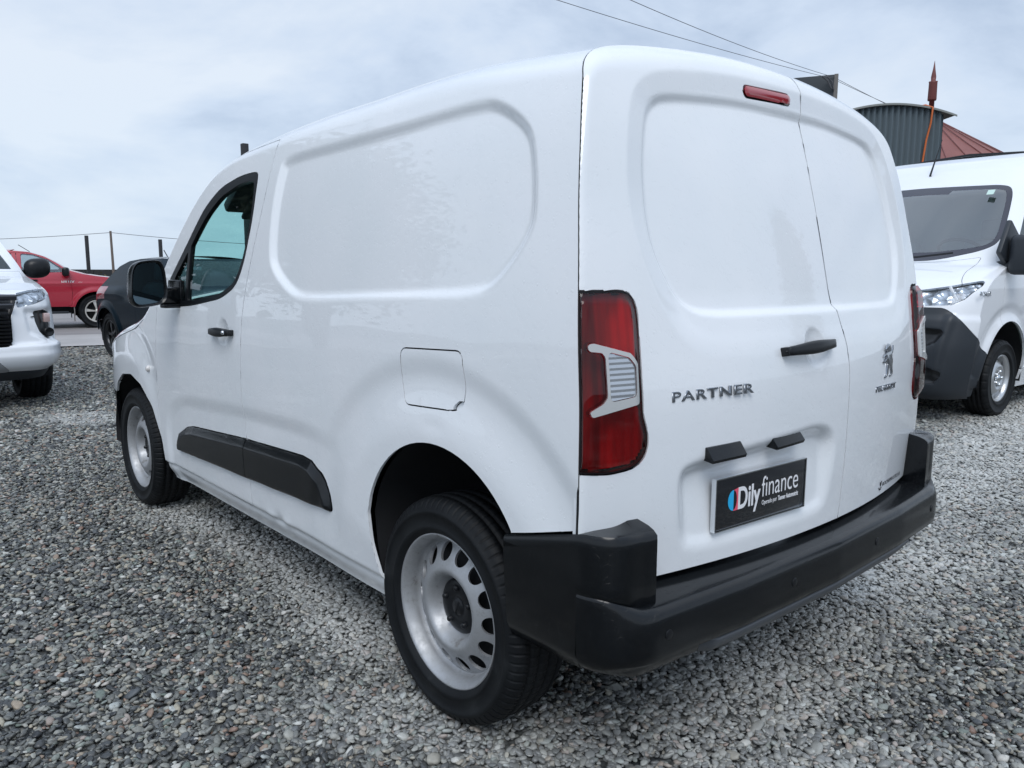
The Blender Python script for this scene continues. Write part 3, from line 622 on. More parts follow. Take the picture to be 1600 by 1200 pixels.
# ---- rear bumper ----
_pp = fillet([(-.912, -.30), (-.906, -.672), (-.45, -.708), (0, -.722)], [0, .155, .5, 0], 24)
_pp = np.concatenate([_pp, (_pp * [-1, 1])[::-1][1:]])
def resample(p, n):
    s = np.concatenate([[0], np.cumsum(np.hypot(*np.diff(p, axis=0).T))]); t = np.linspace(0, s[-1], n); return np.stack([np.interp(t, s, p[:, 0]), np.interp(t, s, p[:, 1])], 1)
bp_ = resample(_pp, 241); k_ = np.array([.05, .25, .4, .25, .05])
for ax in (0, 1):
    e_ = np.pad(bp_[:, ax], 2, mode='reflect', reflect_type='odd'); bp_[:, ax] = np.convolve(e_, k_ / k_.sum(), 'valid')
tg = np.gradient(bp_, axis=0); tg /= np.linalg.norm(tg, axis=1, keepdims=True); bn_ = np.stack([tg[:, 1], -tg[:, 0]], 1)
def bump_prof(k):
    x, y = bp_[k]; f = sstep(abs(x), .80, .90)   # 0 rear, 1 side
    rear = np.array([(.16, .36), (.09, .345), (.062, .345), (.052, .352), (.042, .372), (.036, .388), (.016, .393), (.004, .402), (0, .425), (0, .46), (.001, .495), (.006, .513), (.015, .523), (.030, .528), (.065, .533), (.10, .537), (.15, .540)])
    sid = np.array([(.16, .38), (.075, .366), (.050, .364), (.035, .368), (.026, .374), (.018, .382), (.012, .39), (.007, .40), (.003, .42), (.001, .45), (0, .48), (0, .51), (0, .535), (.0, .55), (.002, .560), (.03, .561), (.06, .562)])
    return rear * (1 - f) + sid * f
KS = [k for k in range(len(bp_)) if bp_[k, 1] < -.545]
BP = np.array([bump_prof(k) for k in KS]); Vb, Fb = sweep(bp_[KS], bn_[KS], BP)
bumper = mk('rear_bumper', Vb, Fb, PLASTIC, van)
KV = [k for k in range(len(bp_)) if abs(bp_[k, 0]) < .60 and bp_[k, 1] < -.5]
VAL = material('grey_plastic', (.07, .077, .087), .4)
pv = np.array([[(.06 + .03 * e, .347), (.046 + .03 * e, .345), (.036 + .03 * e, .350), (.010 + .03 * e, .386), (.012 + .03 * e, .393), (.05, .396)] for e in [max(0, 1 - (.60 - abs(bp_[k, 0])) / .05) for k in KV]])
Vv_, Fv_ = sweep(bp_[KV], bn_[KV], pv); mk('bumper_valance', Vv_, Fv_, VAL, bumper)
for sgn in (-1, 1):
    kk = [k for k in range(len(bp_)) if bp_[k, 0] * sgn > .752]
    if sgn < 0: pass
    pr = []
    for k in kk:
        x, y = bp_[k]; rr = 1 - sstep(abs(x), .79, .90); zt = .648 + (-.332 - max(y, -.56)) * .25 + .012 * rr
        zt = zt - .004; zb = .358 if y > -.545 else .557 - .034 * rr; d = .034 * rr
        lo = [(d + .10, zb + .005), (d + .05, zb), (d + .03 if zb < .5 else d + .003, zb + (.01 if zb < .5 else 0)), (d + .012 if zb < .5 else d, zb + .05 if zb < .5 else zb + .004), (d, .585), (d, .62)]
        pr.append(lo + [(d, zt - .03 - .01 * rr), (d + .001, zt - .008 - .016 * rr), (d + .006 + .006 * rr, zt - .015 * rr), (d + .02 + .01 * rr, zt - .008 * rr), (d + .13, zt + .010 * rr)])
    pr = np.array(pr); Vc, Fc = sweep(bp_[kk], bn_[kk], pr)
    J = pr.shape[1]; end = 0 if sgn > 0 else len(kk) - 1
    ring = np.arange(J) + end * J; cen = len(Vc); Vc = np.concatenate([Vc, Vc[ring].mean(0)[None]])
    fan = np.stack([ring, np.roll(ring, -1), np.full(J, cen)], 1)
    cap = mk('bumper_corner', Vc, [Fc, fan], PLASTIC, bumper); cap.data.set_sharp_from_angle(angle=R(48))
for px_ in (-.74, -.25, .25, .735):
    k = int(np.abs(bp_[:, 0] - px_ + (bp_[:, 1] > -.5) * 9).argmin()); c_ = Vector((*bp_[k], .462)); n_ = Vector((*bn_[k], 0))
    Mm = frame(c_ + n_ * -.001, Vector((0, 0, 1)), n_); s_ = prism('parking_sensor', [(.012 * math.cos(t), .012 * math.sin(t)) for t in np.linspace(0, 2 * math.pi, 20, endpoint=False)], .003, TRIM, bumper, Mm, .001)
# ---- right-hand half: mirrored pieces ----
body2 = twin(body, van, MIRROR_X); [bpy.data.objects.remove(c_) for c_ in list(body2.children)]
door2 = twin(door, van, MIRROR_X); twin(hood, van, MIRROR_X); twin(wsc, van, MIRROR_X)
for o in [o for o in van.children if o.name.startswith(('side_moulding', 'front_bumper'))]: twin(o, van, MIRROR_X)
# ---- door furniture ----
def side_pt(y, z, off=0):
    x = -(VS(z) * VW(y)); e = 1e-3; dz = -(VS(z + e) - VS(z - e)) / (2 * e); n = np.array([-1., 0, -float(dz) * -1]); n = np.array([-1, 0, float((VS(z - e) - VS(z + e)) / (2 * e))]); n /= np.linalg.norm(n)
    return Vector((float(x), y, z)) + Vector(n) * off, Vector(n)
a_, na = side_pt(1.535, 1.030); b_, nb = side_pt(1.318, 1.036)
hd = grip('handle', a_, b_, na, TRIM, door, .020, .032, .026)
tb, n_ = side_pt(1.345, 1.036, .036); lk = lathe('lock_barrel', [(0, -.004), (.006, -.004), (.008, 0), (.008, .004)], CHROME, hd, 12); lk.location = tb
ip, n_ = side_pt(2.403, .794, .004); ind = lathe('side_repeater', [(0, -.010), (.008, -.009), (.014, -.004), (.016, .002), (.016, .01)], material('amber_clear', (.62, .60, .58), .2, coat=1), van, 20); ind.location = ip
def mirror_shell():
    n, m = 25, 36; U = np.linspace(0, 1, n); V = []
    for u in U:
        s = (1 - (max(0, (u - .12) / .88)) ** 2.6) ** .5 if u > .12 else 1 - .02 * (1 - u / .12) ** 2
        s = max(s, .02)
        for k in range(m):
            a = 2 * math.pi * k / m; ca, sa = math.cos(a), math.sin(a)
            ex = math.copysign(abs(ca) ** .55, ca) * .077 * s; ez = math.copysign(abs(sa) ** .55, sa) * .100 * s
            ex *= 1 - .10 * (ez / .11)
            V.append((ex, u * .105 - .004, ez + .012 * ex / .1))
    return np.array(V), n, m
Vm, n_, m_ = mirror_shell()
mir = mk('wing_mirror', Vm, grid_faces(n_, m_, True)[:, ::-1], PLASTIC, van); mir.location = (-1.045, 1.885, 1.222); mir.rotation_euler = (0, 0, R(8))
ring = Vm[:m_].copy(); inn = ring * [.90, 1, .90]; inn[:, 1] = .004; inn2 = ring * [.88, 1, .88]; inn2[:, 1] = .012
Vr = np.concatenate([ring, inn, inn2]); mk('mirror_bezel', Vr, grid_faces(3, m_, True), PLASTIC, mir)
gl = np.concatenate([inn2 * [1.02, 1, 1.02] - [0, .003, 0], [[0, .007, 0]]]); ii = np.arange(m_)
mk('mirror_glass', gl, np.stack([ii, (ii + 1) % m_, np.full(m_, m_)], 1), material('mirror_silver', (.10, .145, .175), .03, metal=1), mir)
bm = bmesh.new(); add_box(bm, (.115, .045, -.055), (.11, .05, .075), None, .014); add_box(bm, (.155, .07, -.045), (.03, .12, .12), None, .012); add_box(bm, (.130, .04, -.100), (.12, .055, .02), None, .008)
bmobj('mirror_arm', bm, PLASTIC, mir, True)
twin(mir, van, MIRROR_X @ mir.matrix_local)
# ---- wheels ----
def make_tyre(rad=.326, w=.205, rim_r=.213, nT=150, block=True):
    """tread with shoulder sipes; axis x, outer side at -x"""
    h = w / 2
    prof = [(rim_r - .004, -h * .66), (rim_r + .006, -h * .80), (rim_r + .022, -h * .94), (rim_r + .030, -h * .985), (rim_r + .033, -h * .955), (rim_r + .052, -h * .985), (rad - .046, -h * .985), (rad - .044, -h * 1.01), (rad - .034, -h * .995), (rad - .031, -h * .955), (rad - .018, -h * .90), (rad - .008, -h * .80), (rad - .003, -h * .70)]
    t = []
    for g in (-.52, -.18, .18, .52):
        t += [(rad, h * (g - .045)), (rad - .007, h * (g - .03)), (rad - .007, h * (g + .03)), (rad, h * (g + .045))]
        if g < .5: t.append((rad + .001, h * (g + .17)))
    assert len(prof) == 13; prof = prof + t + [(r, -a) for r, a in prof[:13][::-1]]
    prof = np.array(prof); n = nT * 4; th = np.linspace(0, 2 * np.pi, n, endpoint=False)
    r = prof[:, 0][:, None] + 0 * th; a = prof[:, 1][:, None] + 0 * th
    if block:
        ph = np.arange(n) % 8
        sip = (ph == 0).astype(float)
        for i in range(len(prof)):
            if rad - .020 < prof[i, 0] and abs(prof[i, 1]) > h * .58: r[i] -= sip * .010
            elif prof[i, 0] > rad - .001: r[i] -= ((np.arange(n) + 3) % 8 == 0) * .003
    return np.stack([a, r * np.cos(th), r * np.sin(th)], -1).reshape(-1, 3), grid_faces(len(prof), n, True)
def steel_wheel(parent, loc, nholes=14):
    w = bpy.data.objects.new('wheel', None); C.objects.link(w); w.parent = parent; w.location = loc
    Vt, Ft = make_tyre(); mk('tyre', Vt, Ft, RUBBER, w)
    bx = -.078
    rim_prof = [(.206, .08), (.206, .02), (.200, bx + .060), (.2035, bx + .030), (.2065, bx + .012), (.212, bx + .004), (.2195, bx - .002), (.2225, bx - .0055), (.2225, bx - .0085), (.218, bx - .0085), (.214, bx - .004), (.2075, bx + .004), (.2025, bx + .018), (.1985, bx + .030), (.1975, bx + .040), (.190, bx + .046)]
    rim = lathe('rim', rim_prof, STEEL, w, 96)
    pr = np.array([(.074, .052), (.080, .048), (.087, .037), (.093, .024), (.100, .0125), (.108, .0065), (.116, .0055), (.125, .0080), (.138, .0135), (.150, .0195), (.165, .0280), (.178, .0360), (.190, .0430), (.196, .047)])
    rr = np.linspace(.074, .196, 46); f = spline(pr[:, 0], pr[:, 1]); th = np.linspace(0, 2 * np.pi, 281)
    def ds(P): return np.stack([bx + f(P[:, 1]), P[:, 1] * np.cos(P[:, 0]), P[:, 1] * np.sin(P[:, 0])], 1)
    sh = Sheet(*np.meshgrid(th, rr, indexing='ij'), ds, None, flip=True)
    def holes(x, y, z):
        a = np.arctan2(z, y); k = 2 * np.pi / nholes; a = (a + k / 2) % k - k / 2; r = np.hypot(y, z); return np.hypot(r * np.sin(a), (r * np.cos(a) - .164) * .97) - .0250
    sh.cut(holes, 9); sh.finish(); sh.piece('wheel_disc', 0, STEEL, w, 0, .010)
    cap = lathe('hub_cap', [(0, .036), (.022, .036), (.024, .039), (.030, .040), (.034, .0375), (.064, .038), (.076, .042), (.082, .049), (.083, .060)], TRIM, w, 48)
    for v in cap.data.vertices: v.co.x += bx
    nut = None
    for k in range(5):
        a = 2 * math.pi * k / 5 + .3; c_ = Vector((bx + .035, .056 * math.cos(a), .056 * math.sin(a)))
        if nut is None: nut = lathe('wheel_nut', [(0, -.007), (.0065, -.007), (.0085, -.004), (.0105, .006)], TRIM, w, 12)
        else: nut = put('wheel_nut', nut.data, w)
        nut.location = c_
    bm = bmesh.new(); add_box(bm, (0, 0, 0), (.005, .010, .044), Matrix.Rotation(.5, 3, 'X'), .002); bmobj('cap_emblem', bm, TRIM, w, True).location = (bx + .037, 0, 0)
    lathe('brake_disc', [(.0, -.014), (.190, -.014), (.196, .02), (.0, .02)], DARK, w, 40)  # brake disc, blackened and set forward to stand for shade in the holes
    return w
wh = steel_wheel(van, (-.787, 0, .324))
wh2 = twin(wh, van); wh2.location = (-.787, 2.785, .324); wh2.rotation_euler = (R(37), 0, 0)
for y_, a_ in ((0, 20), (2.785, 61)): twin(wh, van, Matrix.Translation((.787, y_, .324)) @ MIRROR_X @ Matrix.Rotation(R(a_), 4, 'X'))
# ---- wheel wells, floor, cab interior ----
for y_, pol in ((0, RARCH), (2.785, FARCH)):
    pts = pol.copy(); cen = pts.mean(0); pts = cen + (pts - cen) * 1.05; pts[:, 1] = np.where(pts[:, 0] < y_, np.maximum(pts[:, 1], .385), np.maximum(pts[:, 1], .30))
    for sg in (-1, 1):
        a = np.stack([np.full(len(pts), sg * .885), pts[:, 0], pts[:, 1]], 1); b = a.copy(); b[:, 0] = sg * .50
        n_ = len(pts); ii = np.arange(n_ - 1); f = np.stack([ii, ii + 1, ii + 1 + n_, ii + n_], 1)
        cc = np.array([[sg * .50, cen[0], .40]]); V_ = np.concatenate([a, b, cc]); fan = np.stack([ii + n_, ii + 1 + n_, np.full(n_ - 1, 2 * n_)], 1)
        mk('wheel_well', V_, [f, fan], DARK, van)
bm = bmesh.new(); add_box(bm, (0, 1.26, .31), (1.55, 1.9, .14)); add_box(bm, (0, -.36, .40), (1.2, .5, .14)); add_box(bm, (0, 3.2, .36), (1.3, .6, .2)); add_box(bm, (0, 0, .30), (1.2, .08, .06)); add_box(bm, (.25, -.30, .33), (.5, .4, .14), None, .05)
bmobj('underbody', bm, DARK, van)
CABD = material('cab_lining', (.05, .055, .06), .8); CABG = material('cab_grey', (.16, .17, .18), .8)
bm = bmesh.new(); add_box(bm, (0, 1.08, 1.0), (1.60, .03, 1.2)); add_box(bm, (0, 1.08, 1.66), (1.44, .03, .2)); bmobj('bulkhead', bm, CABD, van)
box('dashboard', (0, 2.28, 1.00), (1.62, .42, .26), CABD, van, None, .08)
for sx in (-.42, .42):
    st = bmesh.new(); add_box(st, (sx, 1.55, .62), (.5, .52, .16), None, .05); add_box(st, (sx, 1.27, .93), (.48, .14, .58), Matrix.Rotation(R(8), 3, 'X'), .05); add_box(st, (sx, 1.22, 1.32), (.26, .10, .20), None, .04)
    bmobj('seat', st, CABG, van, True)
bm = bmesh.new(); add_tube(bm, [(.185 * math.cos(t), .185 * math.sin(t), 0) for t in np.linspace(0, 2 * math.pi, 33)], .016, 8, False); add_tube(bm, [(-.18, 0, 0), (0, -.02, -.03), (.18, 0, 0)], .016, 6); add_tube(bm, [(0, -.02, -.03), (0, -.18, 0)], .014, 6); add_box(bm, (0, -.02, -.03), (.13, .11, .05), None, .02)
bmesh.ops.transform(bm, matrix=Matrix.Translation((-.42, 1.98, 1.10)) @ Matrix.Rotation(R(62), 4, 'X'), verts=bm.verts[:]); bmobj('steering_wheel', bm, TRIM, van, True)
box('header_trim', (0, 1.83, 1.655), (1.34, .34, .05), CABD, van, Matrix.Rotation(R(-33), 3, 'X'), .015)
for sx in (-1, 1): box('sun_visor', (sx * .38, 1.90, 1.575), (.42, .17, .02), CABD, van, Matrix.Rotation(R(-38), 3, 'X'), .006)
box('interior_mirror', (0, 2.0, 1.50), (.22, .03, .07), TRIM, van, None, .012)
bm = bmesh.new(); add_box(bm, (0, 1.4, 1.745), (1.2, .66, .012)); bmobj('headlining', bm, CABG, van)
# nose: grille, lamps and bumper face closing the front
bm = bmesh.new(); add_box(bm, (0, 3.52, .52), (1.20, .30, .50), None, .06); bmobj('front_grille', bm, PLASTIC, van, True)
for sx in (-1, 1): box('headlight', (sx * .62, 3.46, .72), (.34, .22, .15), CLEAR_LENS, van, Matrix.Rotation(R(-24 * sx), 3, 'Z'), .05)
# ---------------- ground ----------------
def gravel_col(nt, b):
    """colour of stones: grey-blue mix with a few tan and rust ones, dusty patches following the ground"""
    oi = nd(nt, 'ShaderNodeObjectInfo')
    r = ramp(nt, oi.outputs['Random'], [(0, (.024, .026, .029)), (.20, (.060, .064, .066)), (.38, (.112, .115, .108)), (.52, (.185, .188, .172)), (.64, (.32, .32, .29)), (.74, (.07, .08, .09)), (.82, (.38, .35, .28)), (.87, (.20, .12, .09)), (.91, (.52, .52, .49)), (.96, (.12, .15, .13)), (1, (.42, .44, .43))])
    tc = nd(nt, 'ShaderNodeTexCoord'); nz = nd(nt, 'ShaderNodeTexNoise', i_Scale=1.6, i_Detail=5); nt.links.new(tc.outputs['Object'], nz.inputs['Vector'])
    m1 = nd(nt, 'ShaderNodeMixRGB', blend_type='MULTIPLY'); m1.inputs[0].default_value = .6
    r2 = ramp(nt, nz.outputs['Fac'], [(.3, (.6, .6, .6)), (.7, (1.25, 1.25, 1.22))]); nt.links.new(r.outputs[0], m1.inputs[1]); nt.links.new(r2.outputs[0], m1.inputs[2])
    at = nd(nt, 'ShaderNodeAttribute', attribute_name='dust', attribute_type='INSTANCER')
    m2 = nd(nt, 'ShaderNodeMixRGB'); m2.inputs[2].default_value = (.56, .565, .545, 1); nt.links.new(at.outputs['Fac'], m2.inputs[0]); nt.links.new(m1.outputs[0], m2.inputs[1])
    nt.links.new(m2.outputs[0], b.inputs['Base Color'])
    rr = ramp(nt, oi.outputs['Random'], [(.2, (.32, .32, .32)), (.6, (.55, .55, .55))]); nt.links.new(rr.outputs[0], b.inputs['Roughness'])
def dust_mask(nt, pos):
    """pale dust tracked out along the parking lane"""
    mp = nd(nt, 'ShaderNodeMapping'); mp.inputs['Scale'].default_value = (.9, .45, 0); mp.inputs['Location'].default_value = (4.2, 7.7, 0); nt.links.new(pos, mp.inputs[0])
    nz = nd(nt, 'ShaderNodeTexNoise', i_Scale=.8, i_Detail=6, i_Roughness=.62); nt.links.new(mp.outputs[0], nz.inputs['Vector'])
    r = ramp(nt, nz.outputs['Fac'], [(.50, (0, 0, 0)), (.68, (.62, .62, .62))]); return r.outputs[0]
STONE = material('gravel_stone', (.2, .2, .2), .5, build=gravel_col)
def ground_col(nt, b):
    ge = nd(nt, 'ShaderNodeNewGeometry')
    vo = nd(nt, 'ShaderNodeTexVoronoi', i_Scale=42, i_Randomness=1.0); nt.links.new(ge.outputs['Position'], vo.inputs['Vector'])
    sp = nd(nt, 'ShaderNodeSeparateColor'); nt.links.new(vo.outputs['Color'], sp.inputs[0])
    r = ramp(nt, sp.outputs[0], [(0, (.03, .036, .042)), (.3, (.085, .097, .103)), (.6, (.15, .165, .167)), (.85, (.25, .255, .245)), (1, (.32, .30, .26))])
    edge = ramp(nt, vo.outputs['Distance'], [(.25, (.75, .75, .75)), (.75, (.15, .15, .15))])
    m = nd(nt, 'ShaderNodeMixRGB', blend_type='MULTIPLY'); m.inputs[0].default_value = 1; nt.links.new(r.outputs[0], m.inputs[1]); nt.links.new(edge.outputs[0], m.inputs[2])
    d = dust_mask(nt, ge.outputs['Position']); m2 = nd(nt, 'ShaderNodeMixRGB'); m2.inputs[2].default_value = (.36, .365, .35, 1); nt.links.new(d, m2.inputs[0]); nt.links.new(m.outputs[0], m2.inputs[1])
    nt.links.new(m2.outputs[0], b.inputs['Base Color'])
    bp = nd(nt, 'ShaderNodeBump', i_Strength=1.0, i_Distance=.012); bp.invert = True; nt.links.new(vo.outputs['Distance'], bp.inputs['Height']); nt.links.new(bp.outputs[0], b.inputs['Normal'])
GROUND = material('gravel_ground', (.2, .2, .2), .6, build=ground_col)
g = mk('ground', [(-400, -400, -.008), (400, -400, -.008), (400, 400, -.008), (-400, 400, -.008)], np.array([[0, 1, 2, 3]]), GROUND, None, False); tag(g, 'grey gravel yard stretching under the parked vehicles', 'ground', kind='structure')
# road strip beyond the gravel, running obliquely
E0 = np.array((.917, 13.011)); ed = np.array((.546, -.158)); ed /= np.linalg.norm(ed); en = np.array((-ed[1], ed[0]))
def strip(a, b, z): return [tuple(E0 + ed * s + en * t) + (z,) for s, t in ((-60, a), (80, a), (80, b), (-60, b))]
def conc(c1, c2, sc):
    def f(nt, b):
        tc, nz, bp = noise_bump(nt, b, 60, .25, .004, 5); n2 = nd(nt, 'ShaderNodeTexNoise', i_Scale=sc, i_Detail=7); nt.links.new(tc.outputs['Object'], n2.inputs['Vector'])
        r = ramp(nt, n2.outputs['Fac'], [(.35, c1), (.65, c2)]); nt.links.new(r.outputs[0], b.inputs['Base Color'])
    return f
q4 = np.array([[0, 1, 2, 3]])
pv = mk('pavement', strip(0, 2.6, .02), q4, material('pale_concrete', (.4, .38, .37), .8, build=conc((.36, .345, .335), (.44, .42, .41), .9)), None, False); tag(pv, 'pale concrete strip at the edge of the gravel', 'pavement', kind='structure')
rd = mk('road', strip(2.6, 11.5, .006), q4, material('worn_asphalt', (.2, .19, .19), .8, build=conc((.20, .19, .19), (.28, .265, .26), .5)), None, False); tag(rd, 'worn grey road behind the concrete strip', 'road', kind='structure')
# pebbles: real stones, instanced over the ground in view
def scatter_points():
    rng = np.random.default_rng(5); cx, cy = -2.137, -1.722; out = []
    def ring(r0, r1, dens, s0, s1, z0, z1, a0=-.02, a1=1.45):
        n = int(.5 * (a1 - a0) * (r1 * r1 - r0 * r0) * dens); r = np.sqrt(rng.uniform(r0 * r0, r1 * r1, n)); a = rng.uniform(a0, a1, n)
        p = np.stack([cx + r * np.sin(a), cy + r * np.cos(a), rng.uniform(z0, z1, n)], 1); s = rng.uniform(0, 1, n) ** 1.8 * (s1 - s0) + s0
        d = (p[:, :2] - E0) @ en; k = d < -.05 + .04 * rng.standard_normal(n)
        out.append((p[k], s[k]))
    ring(1.2, 3.6, 7600, .0055, .0125, -.012, .006); ring(3.6, 6.5, 5400, .0066, .0132, -.012, .006); ring(6.5, 10, 2400, .010, .0175, -.010, .006); ring(10, 17, 700, .016, .028, -.010, .004)
    for a0, a1 in ((-.55, -.02), (1.45, 1.95)): ring(.5, 5, 2200, .008, .0155, -.012, .004, a0, a1); ring(5, 9, 1000, .011, .020, -.010, .004, a0, a1)
    ring(1.5, 7, 40, .013, .019, -.006, .006)
    return np.concatenate([o[0] for o in out]), np.concatenate([o[1] for o in out])
pp, ps = scatter_points(); me = bpy.data.meshes.new('gravel'); me.vertices.add(len(pp)); me.vertices.foreach_set('co', pp.astype(np.float32).ravel())
def dust_at(p):
    x, y = p[:, 0], p[:, 1]; n = .5 + .5 * np.sin(2.3 * x + 1.1 * np.sin(1.7 * y)) * np.sin(1.9 * y + 1.3 * np.sin(2.1 * x + 1)); n2 = .5 + .5 * np.sin(7.1 * x + 2 * np.sin(5.3 * y)) * np.sin(6.3 * y + 1.7 * np.sin(6.7 * x))
    a = np.exp(-((x + .70 + .05 * np.sin(3 * y)) / .17) ** 2) * sstep(y, .1, .6) * sstep(y, 3.2, 2.4)
    b = np.exp(-((y + .42 - .10 * np.sin(2 * x)) / .30) ** 2) * sstep(x, -.9, 0) * sstep(x, 2.4, 1.4) * .8
    c = np.exp(-((y - .05 - .12 * (x - 3)) / .55) ** 2) * sstep(x, 1.6, 3.0) * .75
    d = .45 * sstep(n, .62, .95)
    return np.clip((np.maximum.reduce([a, b, c, d]) * (.75 + .5 * n2)) , 0, .95)
dd = me.attributes.new('dust', 'FLOAT', 'POINT'); dd.data.foreach_set('value', (dust_at(pp) * np.random.default_rng(9).uniform(.55, 1.1, len(pp))).astype(np.float32))
at = me.attributes.new('stone_size', 'FLOAT', 'POINT'); at.data.foreach_set('value', ps.astype(np.float32))
gr = put('gravel', me); tag(gr, 'loose grey pebbles covering the yard', 'gravel', kind='stuff'); me.materials.append(STONE)
def gravel_nodes():
    ng = bpy.data.node_groups.new('gravel_stones', 'GeometryNodeTree'); ng.interface.new_socket('Geometry', in_out='INPUT', socket_type='NodeSocketGeometry'); ng.interface.new_socket('Geometry', in_out='OUTPUT', socket_type='NodeSocketGeometry')
    N = ng.nodes; L = ng.links
    gi = N.new('NodeGroupInput'); go = N.new('NodeGroupOutput'); join = N.new('GeometryNodeGeometryToInstance')
    for k in range(14):
        ic = N.new('GeometryNodeMeshIcoSphere'); ic.inputs['Subdivisions'].default_value = 2; ic.inputs['Radius'].default_value = 1
        sp = N.new('GeometryNodeSetPosition'); nz = N.new('ShaderNodeTexNoise'); nz.noise_dimensions = '4D'; nz.inputs['W'].default_value = k * 3.7; nz.inputs['Scale'].default_value = .75; nz.inputs['Detail'].default_value = 1.5
        sb = N.new('ShaderNodeVectorMath'); sb.operation = 'SUBTRACT'; sb.inputs[1].default_value = (.5, .5, .5); sc = N.new('ShaderNodeVectorMath'); sc.operation = 'SCALE'; sc.inputs['Scale'].default_value = 1.5
        L.new(nz.outputs['Color'], sb.inputs[0]); L.new(sb.outputs[0], sc.inputs[0]); L.new(ic.outputs[0], sp.inputs['Geometry']); L.new(sc.outputs[0], sp.inputs['Offset'])
        tr = N.new('GeometryNodeTransform'); rk = random.Random(k); tr.inputs['Scale'].default_value = (1.2 + .35 * rk.random(), .85 + .25 * rk.random(), .42 + .25 * rk.random()); L.new(sp.outputs[0], tr.inputs['Geometry'])
        ss = N.new('GeometryNodeSetShadeSmooth'); L.new(tr.outputs[0], ss.inputs['Geometry'])
        sm = N.new('GeometryNodeSetMaterial'); sm.inputs['Material'].default_value = STONE; L.new(ss.outputs[0], sm.inputs['Geometry'])
        L.new(sm.outputs[0], join.inputs[0])
    iop = N.new('GeometryNodeInstanceOnPoints'); iop.inputs['Pick Instance'].default_value = True
    L.new(gi.outputs[0], iop.inputs['Points']); L.new(join.outputs[0], iop.inputs['Instance'])
    ri = N.new('FunctionNodeRandomValue'); ri.data_type = 'INT'; [s for s in ri.inputs if s.name == 'Max' and s.type == 'INT'][0].default_value = 13; L.new([s for s in ri.outputs if s.type == 'INT'][0], iop.inputs['Instance Index'])
    rr = N.new('FunctionNodeRandomValue'); rr.data_type = 'FLOAT_VECTOR'; mn = [s for s in rr.inputs if s.name == 'Min' and s.type == 'VECTOR'][0]; mxx = [s for s in rr.inputs if s.name == 'Max' and s.type == 'VECTOR'][0]
    mn.default_value = (-.55, -.55, 0); mxx.default_value = (.55, .55, 6.283); L.new([s for s in rr.outputs if s.type == 'VECTOR'][0], iop.inputs['Rotation'])
    na = N.new('GeometryNodeInputNamedAttribute'); na.data_type = 'FLOAT'; na.inputs['Name'].default_value = 'stone_size'; L.new(na.outputs[0], iop.inputs['Scale'])
    L.new(iop.outputs[0], go.inputs[0]); return ng
gm = gr.modifiers.new('stones', 'NODES'); gm.node_group = gravel_nodes()
